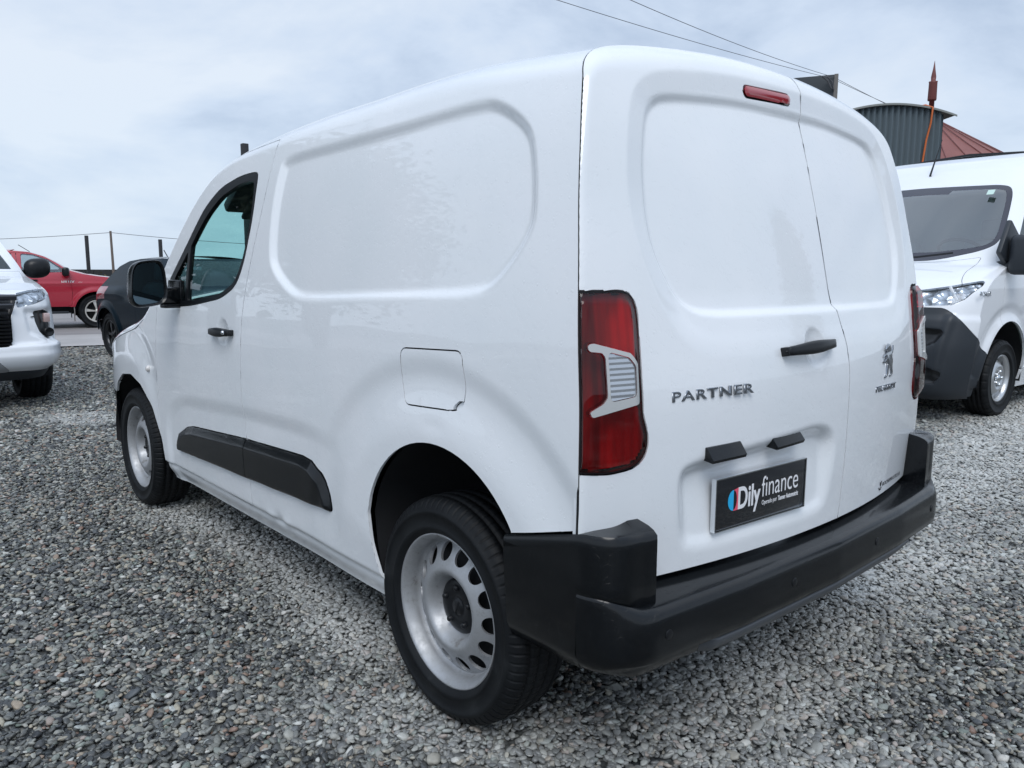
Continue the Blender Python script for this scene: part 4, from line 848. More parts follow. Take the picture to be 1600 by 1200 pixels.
# ---------------- the other vehicles ----------------
class Shell:
    """car body: a front face with bonnet and screen (heightfield along y) and one flank, both cut into panels"""
    def __init__(s, prof, hw, K, rr, er, L, fdisp=None, sdisp=None, nu=120, nt=170, na=200, back=None):
        pr = np.array(prof, float); d = np.concatenate([[0], np.cumsum(np.hypot(*np.diff(pr, axis=0).T))]); d /= d[-1]
        tt = np.linspace(0, 1, 600); py = np.interp(tt, d, pr[:, 0]); pz = np.interp(tt, d, pr[:, 1])
        k = np.exp(-np.linspace(-2, 2, 31) ** 2); k /= k.sum()
        sm = lambda a: np.convolve(np.pad(a, 15, mode='reflect', reflect_type='odd'), k, 'valid')
        py, pz = sm(py), sm(pz)
        for _ in range(600): 
            if (np.diff(pz) <= 0).any(): pz[1:] = np.maximum(pz[1:], pz[:-1] + 1e-4)
            else: break
        s.hw = hw; s.L = L; s.back = back or (lambda z: 0 * z); s.py = lambda t: np.interp(t, tt, py); s.pz = lambda t: np.interp(t, tt, pz)
        back = back or (lambda z: 0 * z)
        def edge(z, x):
            e = hw(z) - np.abs(x); q = np.clip(1 - e / er, 0, 1); return rr(z) * (.4 * q ** 2 + .6 * q ** 4)
        def fs(P): z = s.pz(P[:, 1]); x = P[:, 0] * hw(z); return np.stack([x, s.py(P[:, 1]) + K(z) * x * x + edge(z, x), z], 1)
        def ss(P): z = s.pz(P[:, 1]); h = hw(z); yb = s.py(P[:, 1]) + K(z) * h * h + rr(z); return np.stack([h + 0 * z, yb + (L - back(z) - yb) * P[:, 0], z], 1)
        u = np.linspace(-1, 1, nu); u = np.sign(u) * np.abs(u) ** .85; t = np.linspace(0, 1, nt)
        s.f = Sheet(*np.meshgrid(u, t, indexing='ij'), fs, fdisp, flip=True); s.s = Sheet(*np.meshgrid(np.linspace(0, 1, na), t, indexing='ij'), ss, sdisp, flip=True)
    def closing(s, root, mat, name='tailgate', glass=None):
        """roof and tail"""
        z = s.pz(1.); h = float(s.hw(z)); y0 = float(s.py(1.)); n = 14; xs = np.linspace(-h, h, n); ys = np.linspace(y0 + .02, s.L - float(s.back(z)), 12); X, Y = np.meshgrid(xs, ys, indexing='ij')
        q = np.abs(X) / h; Z = float(z) + .045 * (1 - q ** 2.2) - .004; Y = Y + np.where(Y < y0 + .3, .1 * q ** 2, 0)
        mk('roof', np.stack([X, Y, Z], -1).reshape(-1, 3), grid_faces(n, 12)[:, ::-1], mat, root)
        t = np.linspace(0, 1, 60); zz = s.pz(t); hh = s.hw(zz); yy = s.L - s.back(zz); xs = np.linspace(-1, 1, 13)
        X = hh[:, None] * xs; Y = yy[:, None] - .10 * np.abs(xs) ** 3 * (0 if glass is None else 1) + (0 if glass is None else .10); Z = zz[:, None] + 0 * X; V = np.stack([X, Y, Z], -1); F = grid_faces(60, 13).reshape(59, 12, 4)
        g = np.zeros((59, 12), bool) if glass is None else ((zz[:-1, None] > glass[0]) & (zz[:-1, None] < glass[1]) & (np.abs(xs[:-1] + 1 / 12) < .88))
        mk(name, V.reshape(-1, 3), F[~g], mat, root)
        if glass is not None: mk('windscreen', V.reshape(-1, 3), F[g], DGLASS, root)
def both(root, o): return twin(o, root, MIRROR_X)
TYRE_BITS = {}
def car_wheel(parent, loc, rad, w, style, col, name='wheel', flip=False):
    """tyre, rim of the given style; outer side at +x"""
    e = bpy.data.objects.new(name, None); C.objects.link(e); e.parent = parent; e.location = loc
    if flip: e.rotation_euler = (0, 0, math.pi)
    rim_r = rad * (.63 if style != 'steel' else .60)
    V, F = make_tyre(rad, w, rim_r, 60, True); V[:, 0] *= -1; mk('tyre', V, F[:, ::-1], RUBBER, e)
    h = w / 2
    lathe('rim', [(rim_r * .93, -h * .8), (rim_r * .93, h * .35), (rim_r * .97, h * .75), (rim_r * 1.03, h * .80), (rim_r * 1.03, h * .84), (rim_r * .95, h * .80), (rim_r * .90, h * .5), (rim_r * .90, h * .2)], col, e, 48)
    lathe('brake_disc', [(0, h * .0), (rim_r * .88, h * .0), (rim_r * .9, -.03)], DARK, e, 32)
    if style == 'steel':
        n = 10
        th = np.linspace(0, 2 * np.pi, 161); rr_ = np.linspace(.02, rim_r * .95, 26); f = spline([.0, .07, .10, .13, .16, .21], [h * .62, h * .60, h * .74, h * .66, h * .45, h * .25])
        sh = Sheet(*np.meshgrid(th, rr_, indexing='ij'), lambda P: np.stack([f(P[:, 1]), P[:, 1] * np.cos(P[:, 0]), P[:, 1] * np.sin(P[:, 0])], 1))
        def hol(x, y, z):
            a = np.arctan2(z, y); k = 2 * np.pi / n; a = (a + k / 2) % k - k / 2; r = np.hypot(y, z); return np.hypot(r * np.sin(a), (r * np.cos(a) - rim_r * .80) * 1.3) - .021
        sh.cut(hol, 9); sh.finish(); sh.piece('wheel_disc', 0, col, e, 0, .008)
        nut = None
        for k in range(5):
            a = 2 * math.pi * k / 5
            nut = lathe('wheel_nut', [(0, .022), (.010, .020), (.014, .012), (.016, 0)], CHROME, e, 10) if nut is None else put('wheel_nut', nut.data, e)
            nut.location = (h * .66, .062 * math.cos(a), .062 * math.sin(a))
        lathe('hub_cap', [(0, h * .80), (.03, h * .80), (.036, h * .7), (.04, h * .6)], CHROME, e, 24)
    else:
        ns = {'five': 5, 'six': 6}[style]; sp0 = None
        for k in range(ns):
            if sp0 is None:
                bm = bmesh.new(); w0, w1 = rim_r * .20, rim_r * .30
                for sgn in ((-1, 1) if style == 'six' else (0,)):
                    vs = []
                    for (r0, ww, xx) in ((.03, w0 * .5, h * .62), (rim_r * .55, w0 * (.42 if sgn else .9), h * .66), (rim_r * .96, w1 * (.32 if sgn else 1.0), h * .62)):
                        off = sgn * rim_r * .17 * (r0 / rim_r)
                        vs.append([bm.verts.new((xx - dx, off + s_ * ww / 2, r0)) for dx, s_ in ((.0, -1), (.0, 1), (.03, 1), (.03, -1))])
                    for a, b in zip(vs, vs[1:]):
                        for q in range(4): bm.faces.new((a[q], a[(q + 1) % 4], b[(q + 1) % 4], b[q]))
                bmesh.ops.recalc_face_normals(bm, faces=bm.faces[:])
                sp0 = o = bmobj('spoke', bm, col, e)
            else: o = put('spoke', sp0.data, e)
            o.rotation_euler = (2 * math.pi * k / ns + .2, 0, 0)
        lathe('hub_cap', [(0, h * .70), (.032, h * .70), (.04, h * .62), (.05, h * .4)], col, e, 24)
    return e
def well(root, cx, cz, r, hwid, z0=.25):
    th = np.linspace(-.25, math.pi + .25, 26); a = np.stack([np.full(26, hwid - .01), cx + r * np.cos(th), cz + r * np.sin(th)], 1); b = a.copy(); b[:, 0] = hwid - .42
    i = np.arange(25); cen = np.array([[hwid - .42, cx, cz]]); V = np.concatenate([a, b, cen])
    o = mk('wheel_well', V, [np.stack([i, i + 1, i + 27, i + 26], 1), np.stack([i + 26, i + 27, np.full(25, 52)], 1)], DARK, root); both(root, o)
def arch(cy, cz, r): return np.array([(cy + r, -.2), (cy + r, cz)] + [(cy + r * math.cos(t), cz + r * math.sin(t)) for t in np.linspace(0, math.pi, 28)] + [(cy - r, -.2)])
def under(root, w, y0, y1, z0, z1): box('underbody', (0, (y0 + y1) / 2, (z0 + z1) / 2), (w, y1 - y0, z1 - z0), DARK, root)
SCREEN = glass_mat('windscreen_glass', (.66, .76, .78), 4.8); DGLASS = glass_mat('dark_glass', (.25, .32, .34), 1.3)
HEADL = glass_mat('headlamp_glass', (.86, .89, .92), 1.0)
GREYTRIM = material('grey_trim', (.020, .025, .032), .48); GRILLE = material('grille_black', (.010, .011, .013), .3)
def facets(nt, b):
    tc = nd(nt, 'ShaderNodeTexCoord'); vo = nd(nt, 'ShaderNodeTexVoronoi', i_Scale=17); nt.links.new(tc.outputs['Object'], vo.inputs['Vector'])
    bp = nd(nt, 'ShaderNodeBump', i_Strength=.9, i_Distance=.03); nt.links.new(vo.outputs['Distance'], bp.inputs['Height']); nt.links.new(bp.outputs[0], b.inputs['Normal'])
    r = ramp(nt, vo.outputs['Distance'], [(.2, (.85, .87, .9)), (.6, (.45, .47, .5))]); nt.links.new(r.outputs[0], b.inputs['Base Color'])
LAMPIN = material('lamp_inside', (.78, .80, .83), .2, metal=.6, build=facets); ALLOY = material('alloy', (.55, .56, .57), .3, metal=.8)
# ---- large white van on the right ----
bx = thing('cargo_van', 'tall white cargo van with grey lower bumper facing us behind the right rear corner', 'van', (4.825, 1.678, 0), R(-93))
bhw = spline([.2, .45, .8, 1.1, 1.35, 1.6, 1.9, 2.15, 2.4, 2.52], [.93, .985, 1.015, 1.02, 1.01, .985, .935, .885, .82, .76])
BPROF = [(.10, .22), (.03, .27), (.0, .42), (.0, .66), (.02, .80), (.04, .93), (.07, 1.04), (.12, 1.12), (.25, 1.21), (.48, 1.30), (.66, 1.355), (.72, 1.40), (1.30, 2.02), (1.42, 2.12), (1.62, 2.26), (1.85, 2.37), (2.15, 2.45), (2.6, 2.49)]
BFOG = fillet([(.60, .80), (.90, .83), (.86, .70), (.74, .60), (.55, .56)], .05)
BGR = fillet(sym([(.0, .56), (.58, .58), (.80, .70), (.86, .80), (.60, .82), (0, .82)][1:5]), .03)
BLOW = fillet(sym([(.60, .33), (.80, .36), (.86, .45), (.72, .50), (.60, .49)]), .03)
def bfd(x, y, z, P):
    ax = np.abs(x); D = -.035 * (1 - sstep(psdf(x, z, BGR, .1), -.03, .01)) - .03 * (1 - sstep(psdf(x, z, BLOW, .1), -.03, .01))
    D += .018 * sstep(z, .93, .88) * (z < 1.1); D += .02 * (1 - sstep(np.abs(ax - .86 + (.85 - z) * .15), .0, .05)) * (z < .92) * (z > .4)
    return D
def bsd(x, y, z, P):
    r = np.hypot(y - .97, z - .36); D = .02 * sstep(r, .58, .46) * (z > .3) - .012 * sstep(r, .66, .60) * (1 - sstep(r, .56, .50)) * (z > .4)
    D += -.012 * (1 - sstep(np.abs(z - .93), .03, .06)) * sstep(y, 1.2, 1.4); return D
bs = Shell(BPROF, bhw, spline([.2, .6, 1.1, 1.4, 2.0, 2.5], [.10, .10, .15, .17, .14, .08]), spline([.2, .5, .9, 1.2, 1.5, 2.2, 2.5], [.24, .22, .18, .14, .07, .06, .05]), .26, 5.2, bfd, bsd, 150, 190, 260)
BHL = fillet([(.44, 1.02), (.52, 1.115), (.80, 1.165), (.985, 1.215), (.985, 1.165), (.93, 1.06), (.86, 1.01), (.60, .998)], .02)
f = bs.f
BWS = soften([(.0, 1.375), (.45, 1.385), (.80, 1.475), (.885, 1.56), (.84, 1.85), (.80, 2.035), (.72, 2.085), (0, 2.10), (-.72, 2.085), (-.80, 2.035), (-.84, 1.85), (-.885, 1.56), (-.80, 1.475), (-.45, 1.385)], .06)
f.cut(lambda x, y, z: psdf(x, z, BWS), 1); f.cut(lambda x, y, z: psdf(x, z, BWS) + .040 + .045 * sstep(z, 1.52, 1.44) + .035 * (np.abs(x) < .28) * (z > 1.8), 2, 1)
f.cut(lambda x, y, z: psdf(np.abs(x), z, BHL), 3)
f.cut(lambda x, y, z: z - (.985 - .03 * np.clip(.6 - np.abs(x), 0, 1)) + np.clip(np.abs(x) - .78, 0, 1) ** 2 * 4.6, 4)
f.cut(lambda x, y, z: psdf(x, z, BGR), 5, 4); f.cut(lambda x, y, z: psdf(x, z, BLOW), 6, 4)
f.cut(lambda x, y, z: np.maximum(1.10 - z + .02 * np.abs(x), np.maximum(z - 1.362 - .10 * np.abs(x) ** 3, np.abs(x) - (.90 - .1 * sstep(z, 1.1, 1.3)))), 7)
f.finish()
f.piece('front_panel', 0, PAINT2, bx, .004, .02)
o = f.piece('windscreen_frame', 1, material('screen_band', (.035, .035, .05), .2, coat=.3), bx, .002, .01); f.piece('windscreen', 2, SCREEN, bx, 0, 0)
for nm_, sgn in (('headlight', -1), ('headlight', 1)):
    pass
f2 = f; lampL = f.T[f.L == 3]
def half(sheet, lab, sgn, new):
    c_ = sheet.U[sheet.T].mean(1)[:, 0]; sheet.L[(sheet.L == lab) & (c_ * sgn > 0)] = new
half(f, 3, 1, 31); half(f, 3, -1, 32)
for lb in (31, 32):
    hl = f.piece('headlight', lb, HEADL, bx, .006, .02, lambda x, y, z: 0 * x + .004)
    f.piece('lamp_housing', lb, LAMPIN, hl, .010, .03, lambda x, y, z: -.03 + .010 * np.sin(x * 34) * np.sin(z * 40))
    f.piece('lamp_strip', lb, material('lamp_white', (.75, .77, .8), .3), hl, .012, 0, lambda x, y, z: np.where(np.abs(psdf(np.abs(x), z, fillet([(.80, 1.06), (.86, 1.16), (.90, 1.16), (.84, 1.06)], .005), .2)) < .006, -.01, -.3 + 0 * x)) if False else None
f.piece('front_bumper', 4, GREYTRIM, bx, .004, .02); f.piece('grille', 5, GRILLE, bx, .002, .03); f.piece('lower_grille', 6, GRILLE, bx, .002, .03)
bn = f.piece('bonnet', 7, PAINT2, bx, .005, .02)
for zz in (.63, .68, .73, .78): box('grille_bar', (0, .035 + 0, zz), (1.0, .03, .018), GRILLE, bx, None, .005)
for sx in (-1, 1):
    M_f = frame((sx * .70, .075, .415), (1, .1 * sx, 0), (sx * .25, -1, 0)); o = lathe('fog_lamp', [(0, .008), (.035, .012), (.045, .02), (.05, .0)], GRILLE, bx, 20, 'z'); o.matrix_local = M_f
    b_ = box('lamp_bar', (sx * .84, .24, 1.105), (.022, .02, .13), material('lamp_white', (.78, .8, .83), .3), bx, Matrix.Rotation(R(-28 * sx), 3, 'Y'), .006)
s = bs.s
yfl = lambda z: .80 + .27 * np.clip((.9 - z) / .5, 0, 1)
BAR = arch(.97, .40, .455)
s.cut(lambda x, y, z: psdf(y, z, BAR), 9); s.cut(lambda x, y, z: psdf(y, z, arch(4.42, .40, .43)), 9)
s.cut(lambda x, y, z: z - .735 + np.clip(y - .36, -.1, 3) * .75, 4)
s.cut(lambda x, y, z: np.maximum.reduce([.80 + .0 * z - y, y - 2.02, .40 - z, z - 2.10]), 1)
BWIN = fillet([(.93, 1.40), (1.01, 1.62), (1.22, 2.0), (1.30, 2.03), (1.93, 2.03), (1.96, 1.97), (1.96, 1.40)], .04)
s.cut(lambda x, y, z: psdf(y, z, BWIN), 2, 1); s.cut(lambda x, y, z: psdf(y, z, BWIN) + .03, 3, 2)
s.cut(lambda x, y, z: np.maximum.reduce([.88 - z, z - .98, 2.1 - y, y - 4.9]), 5)
s.finish()
o = s.piece('side_panel', 0, PAINT2, bx, .004, .02); both(bx, o)
d_ = s.piece('door', 1, PAINT2, bx, .005, .02); s.piece('window_frame', 2, TRIM, d_, .002, .015); s.piece('window_glass', 3, GLASS, d_, 0, 0, lambda x, y, z: 0 * x - .004); 
bd2 = both(bx, d_)
o = s.piece('bumper_end', 4, GREYTRIM, bx, .004, .02); both(bx, o); o = s.piece('side_moulding', 5, GREYTRIM, bx, .003, .01, lambda x, y, z: 0 * x + .015); both(bx, o)
bs.closing(bx, PAINT2)
well(bx, .97, .40, .47, 1.0); well(bx, 4.42, .40, .45, 1.0); under(bx, 1.5, .3, 5.1, .28, .5)
for y_ in (.97, 4.42):
    for sx in (1, -1): car_wheel(bx, (sx * .895, y_, .345), .345, .225, 'steel', ALLOY, flip=sx < 0)
box('dashboard', (0, 1.15, 1.24), (1.75, .6, .24), CABD, bx, None, .08); box('bulkhead', (0, 2.3, 1.35), (1.6, .04, 1.7), material('bulkhead_pale', (.34, .36, .37), .8), bx)
bm = bmesh.new(); add_tube(bm, [(.2 * math.cos(t), .2 * math.sin(t), 0) for t in np.linspace(0, 2 * math.pi, 29)], .016, 6, False); add_tube(bm, [(-.19, 0, 0), (.19, 0, 0)], .018, 6)
bmesh.ops.transform(bm, matrix=Matrix.Translation((.45, 1.28, 1.47)) @ Matrix.Rotation(R(-35), 4, 'X'), verts=bm.verts[:]); bmobj('steering_wheel', bm, TRIM, bx, True)
for sx in (-.5, .5): bm = bmesh.new(); add_box(bm, (sx, 1.9, 1.25), (.55, .15, .7), None, .05); add_box(bm, (sx, 1.92, 1.70), (.28, .1, .2), None, .04); bmobj('seat', bm, CABG, bx, True)
def wiper(x0, x1, z0, y0): return tube('wiper', [(x0, y0 - .03, z0), ((x0 + x1) / 2, y0 - .035, z0 + .012), (x1, y0 - .01, z0 + .045)], .010, TRIM, bx, 6)
wiper(.02, .62, 1.405, .70); wiper(-.62, -.02, 1.405, .71)
tube('antenna', [(-.02, 1.60, 2.21), (-.03, 1.58, 2.24), (-.06, 1.85, 2.62)], [.020, .010, .004], TRIM, bx, 6)
rack = tube('roof_bar', [(-.80, 2.55, 2.465), (-.5, 2.45, 2.49), (0, 2.38, 2.51), (.5, 2.45, 2.49), (.80, 2.55, 2.465)], .013, TRIM, bx, 6)
for sx in (-1, 1):
    bm = bmesh.new(); add_box(bm, (sx * 1.13, .86, 1.43), (.22, .14, .34), Matrix.Rotation(R(8 * sx), 3, 'Z'), .05, 3); add_box(bm, (sx * 1.00, .90, 1.33), (.22, .12, .10), None, .03); add_box(bm, (sx * .985, .92, 1.50), (.05, .34, .34), Matrix.Rotation(R(-32), 3, 'X'), .02)
    bmobj('wing_mirror', bm, GREYTRIM, bx, True)
text('fender_lettering', 'BOXER', .055, frame((1.024, .30, 1.085), (0, 1, 0), (1, 0, 0)), CHROME, bx, .003, 0, 1, 0, 0, fit=.22)
box('inspection_sticker', (.66, 1.285, 2.01), (.06, .003, .06), material('sticker_green', (.55, .72, .66), .6), bx, Matrix.Rotation(R(-43), 3, 'X'))
# ---- white pickup at the left edge ----
pk = thing('pickup_truck', 'white pickup nose with black grille cut by the left edge', 'pickup', (-1.315, 6.55, 0), 0)
phw = spline([.25, .45, .7, .9, 1.05, 1.2, 1.35, 1.55, 1.72, 1.8], [.80, .87, .90, .90, .885, .85, .80, .72, .66, .62])
PPROF = [(.14, .27), (.06, .33), (.02, .40), (-.02, .48), (-.02, .56), (.0, .62), (.01, .80), (.04, .95), (.09, 1.05), (.20, 1.09), (.50, 1.15), (.95, 1.21), (1.08, 1.25), (1.18, 1.31), (1.72, 1.66), (1.88, 1.735), (2.1, 1.765)]
PFOG = fillet([(.700, .905), (.80, .912), (.868, .885), (.875, .655), (.825, .635), (.745, .715), (.715, .80)], .015)
PPOC = fillet([(.60, .93), (.88, .92), (.90, .60), (.74, .64), (.63, .70)], .04)
PGR = fillet(sym([(.45, .585), (.495, .64), (.50, .86), (.53, .93), (.575, 1.055), (.2, 1.07)]), .02)
PHL = fillet([(.575, 1.065), (.69, 1.088), (.855, 1.10), (.87, 1.065), (.84, 1.01), (.70, .965), (.555, .935)], .012)
PSK = fillet(sym([(.47, .36), (.40, .44), (.33, .50), (.2, .51)]), .02)
def pfd(x, y, z, P):
    ax = np.abs(x); D = -.03 * (1 - sstep(psdf(ax, z, PPOC, .1), -.035, .012)); D += -.035 * (1 - sstep(psdf(x, z, PGR, .1), -.02, .006))
    D += .045 * sstep(z, .615, .585) * sstep(z, .34, .44) * (z < .7) + .01 * sstep(z, .53, .515) * sstep(z, .42, .5) * (z < .6); return D
ps_ = Shell(PPROF, phw, spline([.2, .6, 1.0, 1.3, 1.8], [.14, .15, .20, .16, .12]), spline([.2, .5, .9, 1.1, 1.3, 1.8], [.26, .24, .24, .18, .06, .04]), .24, 3.3, pfd, lambda x, y, z, P: .025 * sstep(np.hypot(y - .90, z - .38), .56, .46) * (z > .3), 130, 170, 160)
f = ps_.f
f.cut(lambda x, y, z: np.maximum(1.285 - z, np.maximum(z - 1.70, np.abs(x) - (phw(z) - .10))), 1)
f.cut(lambda x, y, z: psdf(np.abs(x), z, PHL), 2); f.cut(lambda x, y, z: psdf(x, z, PGR), 3); f.cut(lambda x, y, z: psdf(np.abs(x), z, PFOG), 4)
f.cut(lambda x, y, z: psdf(x, z, PSK), 5); f.cut(lambda x, y, z: z - .385 + .04 * np.abs(x), 6)
f.cut(lambda x, y, z: np.maximum(1.098 - z, np.maximum(z - 1.262, np.abs(x) - .80)), 7)
f.finish()
f.piece('front_bumper', 0, PAINT2, pk, .004, .02); f.piece('windscreen', 1, DGLASS, pk, .004, 0); f.piece('bonnet', 7, PAINT2, pk, .006, .02)
half(f, 2, 1, 21); half(f, 2, -1, 22); half(f, 4, 1, 41); half(f, 4, -1, 42)
for lb in (21, 22):
    hl = f.piece('headlight', lb, HEADL, pk, .006, .02, lambda x, y, z: 0 * x + .003); f.piece('lamp_housing', lb, LAMPIN, hl, .008, .03, lambda x, y, z: -.025 + .010 * np.sin(x * 50) * np.sin(z * 55))
for lb in (41, 42): f.piece('fog_recess', lb, GRILLE, pk, .002, .04, lambda x, y, z: 0 * x - .012)
f.piece('grille', 3, GRILLE, pk, .002, .03); f.piece('skid_plate', 5, material('silver_plastic', (.33, .34, .36), .45), pk, .004, .02); f.piece('lower_apron', 6, GREYTRIM, pk, .004, .02)
for k in range(9):
    zz = .62 + k * .033; box('grille_slat', (0, .02 + .015 * (k > 6), zz), (.96, .05, .013), TRIM, pk, Matrix.Rotation(R(20), 3, 'X'))
for zz, ww in ((.955, 1.04), (1.03, 1.12)): box('grille_bar', (0, .045 + (zz - .95) * .5, zz), (ww, .045, .05), material('satin_dark', (.035, .038, .045), .28), pk, Matrix.Rotation(R(25), 3, 'X'), .012)
for sx in (-1, 1):
    M_f = frame((sx * .815, .205, .70), (1, .4 * sx, 0), (sx * .35, -1, 0)); o = lathe('fog_lamp', [(0, .01), (.034, .016), (.040, .026), (.046, .0)], TRIM, pk, 20, 'z'); o.matrix_local = M_f
    o = box('turn_signal', (sx * .805, .20, .835), (.06, .03, .085), material('signal_clear', (.62, .45, .42), .18, coat=1, metal=.3), pk, Matrix.Rotation(R(22 * sx), 3, 'Z'), .008)
    bm = bmesh.new(); bmesh.ops.create_uvsphere(bm, u_segments=24, v_segments=14, radius=1)
    for v in bm.verts: v.co = Vector((math.copysign(abs(v.co.x) ** .75, v.co.x) * .125, v.co.y * .09, math.copysign(abs(v.co.z) ** .75, v.co.z) * .105 + .012 * v.co.x))
    bmesh.ops.transform(bm, matrix=Matrix.Translation((sx * 1.0, 1.47, 1.295)), verts=bm.verts[:]); add_box(bm, (sx * .86, 1.50, 1.25), (.14, .06, .06), None, .02); bmobj('wing_mirror', bm, TRIM, pk, True)
s = ps_.s; s.cut(lambda x, y, z: psdf(y, z, arch(.90, .38, .45)), 9); s.cut(lambda x, y, z: z - .42, 9)
PW = fillet([(1.45, 1.27), (1.60, 1.42), (1.85, 1.62), (2.3, 1.67), (3.1, 1.67), (3.2, 1.27)], .04); s.cut(lambda x, y, z: psdf(y, z, PW), 2); s.cut(lambda x, y, z: np.maximum(1.30 - y, z - 1.70) if False else np.maximum.reduce([1.32 - y, y - 2.35, .46 - z, z - 1.70]), 3)
s.finish(); both(pk, s.piece('side_panel', 0, PAINT2, pk, .004, .02)); both(pk, s.piece('side_window', 2, DGLASS, pk, .004, 0)); both(pk, s.piece('door', 3, PAINT2, pk, .004, .02))
ps_.closing(pk, PAINT2); box('cargo_bed', (0, 4.28, .82), (1.76, 1.9, .66), PAINT2, pk, None, .05)
well(pk, .90, .38, .47, .86); under(pk, 1.3, .25, 5.1, .30, .5)
for y_ in (.90, 3.9):
    for sx in (1, -1): car_wheel(pk, (sx * .765, y_, .385), .385, .265, 'six', ALLOY, flip=sx < 0)
# ---- red pickup across the road ----
hp = at_hp = None
RED = material('red_paint', (.42, .008, .030), .35, coat=1, build=lambda nt, b: (lambda tc, sp, r: (nt.links.new(tc.outputs['Object'], sp.inputs[0]), nt.links.new(sp.outputs['Z'], r.inputs['Value']), None))(nd(nt, 'ShaderNodeTexCoord'), nd(nt, 'ShaderNodeSeparateXYZ'), nd(nt, 'ShaderNodeMapRange')))
rk = thing('pickup_truck', 'red double cab pickup seen side on across the road', 'pickup', (3.648, 18.205, 0), R(80))
hs = lambda y, z: ((y - .95) * .965 + .95, 1.28 + (z - 1.28) * .965 + .012)
hhw = spline([.3, .5, .8, 1.05, 1.2, 1.4, 1.6, 1.72], [.84, .88, .91, .91, .87, .78, .69, .62])
HPROF = [hs(*p) for p in [(.10, .44), (.02, .50), (.0, .62), (.0, .80), (.03, .95), (.10, 1.04), (.30, 1.075), (.77, 1.13), (1.08, 1.18), (1.38, 1.26), (1.46, 1.31), (1.66, 1.44), (1.87, 1.56), (2.16, 1.655), (2.45, 1.68)]]
hh = Shell(HPROF, hhw, spline([.3, .8, 1.1, 1.3, 1.7], [.12, .12, .14, .10, .06]), spline([.3, .8, 1.1, 1.3, 1.7], [.20, .20, .10, .04, .03]), .22, 3.75, None, lambda x, y, z, P: .03 * sstep(np.hypot(y - .95, z - .36), .56, .47) * (z > .3) + .012 * (1 - sstep(np.abs(z - .98), 0, .05)), 70, 120, 260)
f = hh.f; f.cut(lambda x, y, z: np.maximum(1.28 - z, np.maximum(z - 1.63, np.abs(x) - (hhw(z) - .07))), 1); f.cut(lambda x, y, z: np.maximum(.66 - z, np.maximum(z - .98, np.abs(x) - .52)), 2)
f.cut(lambda x, y, z: psdf(np.abs(x), z, fillet([(.55, .93), (.9, .96), (.9, 1.06), (.58, 1.02)], .02)), 3); f.finish()
f.piece('front_panel', 0, RED, rk, .004, .01); f.piece('windscreen', 1, SCREEN, rk, 0, 0); f.piece('grille', 2, GRILLE, rk, .003, .02); f.piece('headlight', 3, LAMPIN, rk, .004, .02)
s = hh.s; s.cut(lambda x, y, z: psdf(y, z, arch(.95, .37, .435)), 9); s.cut(lambda x, y, z: z - .41, 9)
HW1 = fillet([hs(*p) for p in [(2.36, 1.195), (2.36, 1.615), (2.13, 1.598), (1.84, 1.485), (1.60, 1.30), (1.575, 1.215)]], .03)
HW2 = fillet([hs(*p) for p in [(2.535, 1.62), (2.52, 1.20), (3.30, 1.20), (3.24, 1.58), (3.1, 1.62)]], .03)
s.cut(lambda x, y, z: np.maximum.reduce([1.40 + .12 * np.abs(z - .8) - y + .06 * (z < .5), y - 2.40, .445 - z, z - 1.635]), 1); s.cut(lambda x, y, z: np.maximum.reduce([2.40 - y, y - 3.38, .445 - z, z - 1.635]), 2)
s.cut(lambda x, y, z: psdf(y, z, HW1), 3, 1); s.cut(lambda x, y, z: psdf(y, z, HW2), 4, 2); s.finish()
both(rk, s.piece('side_panel', 0, RED, rk, .004, .02))
for lb, wl in ((1, 3), (2, 4)):
    d_ = s.piece('door', lb, RED, rk, .010, .02); s.piece('window_glass', wl, SCREEN, d_, .002, .01)
    y0 = 2.14 if lb == 1 else 3.16; box('handle', (.925, y0, 1.055), (.035, .20, .035), TRIM, d_, None, .01); both(rk, d_)
hh.closing(rk, RED); box('cargo_bed', (0, 4.55, .85), (1.74, 1.55, .62), RED, rk, None, .05)
well(rk, .95, .37, .45, .87); under(rk, 1.4, .3, 5.2, .34, .52); 
for y_ in (.95, 4.03):
    for sx in (1, -1): car_wheel(rk, (sx * .775, y_, .375), .375, .25, 'five', material('alloy_pale', (.62, .60, .56), .35, metal=.4), flip=sx < 0)
for sx in (-1, 1):
    bm = bmesh.new(); add_box(bm, (sx * 1.0, 1.51, 1.235), (.17, .14, .19), Matrix.Rotation(R(10 * sx), 3, 'Z'), .05, 3); add_box(bm, (sx * .90, 1.53, 1.18), (.12, .07, .05), None, .015); bmobj('wing_mirror', bm, TRIM, rk, True)
    box('mud_flap', (sx * .77, 1.39, .32), (.24, .015, .32), material('flap_grey', (.25, .23, .22), .7), rk)
    box('side_step', (sx * .80, 2.3, .36), (.12, 1.6, .05), GREYTRIM, rk, None, .015)
tube('antenna', [(-.60, 2.14, 1.66), (-.66, 2.34, 1.80)], .007, TRIM, rk, 5)
text('door_lettering', 'HILUX', .085, frame((-.918, 1.60, .985), (0, -1, 0), (-1, 0, 0)), material('decal_white', (.8, .8, .8), .5), rk, .003, 0, 1, 0, .002, fit=.25)
text('door_lettering', '4X4', .05, frame((-.918, 1.285, .985), (0, -1, 0), (-1, 0, 0)), material('decal_pale', (.75, .6, .6), .5), rk, .003, 0, 1, 0, .001, fit=.08)
for sx in (-.42, .42):
    for yy in (2.35, 3.15): bm = bmesh.new(); add_box(bm, (sx, yy, 1.05), (.5, .14, .6), None, .05); add_box(bm, (sx, yy + .03, 1.42), (.26, .1, .18), None, .04); bmobj('seat', bm, CABG, rk, True)
box('dashboard', (0, 1.62, 1.08), (1.5, .35, .2), CABD, rk, None, .06)
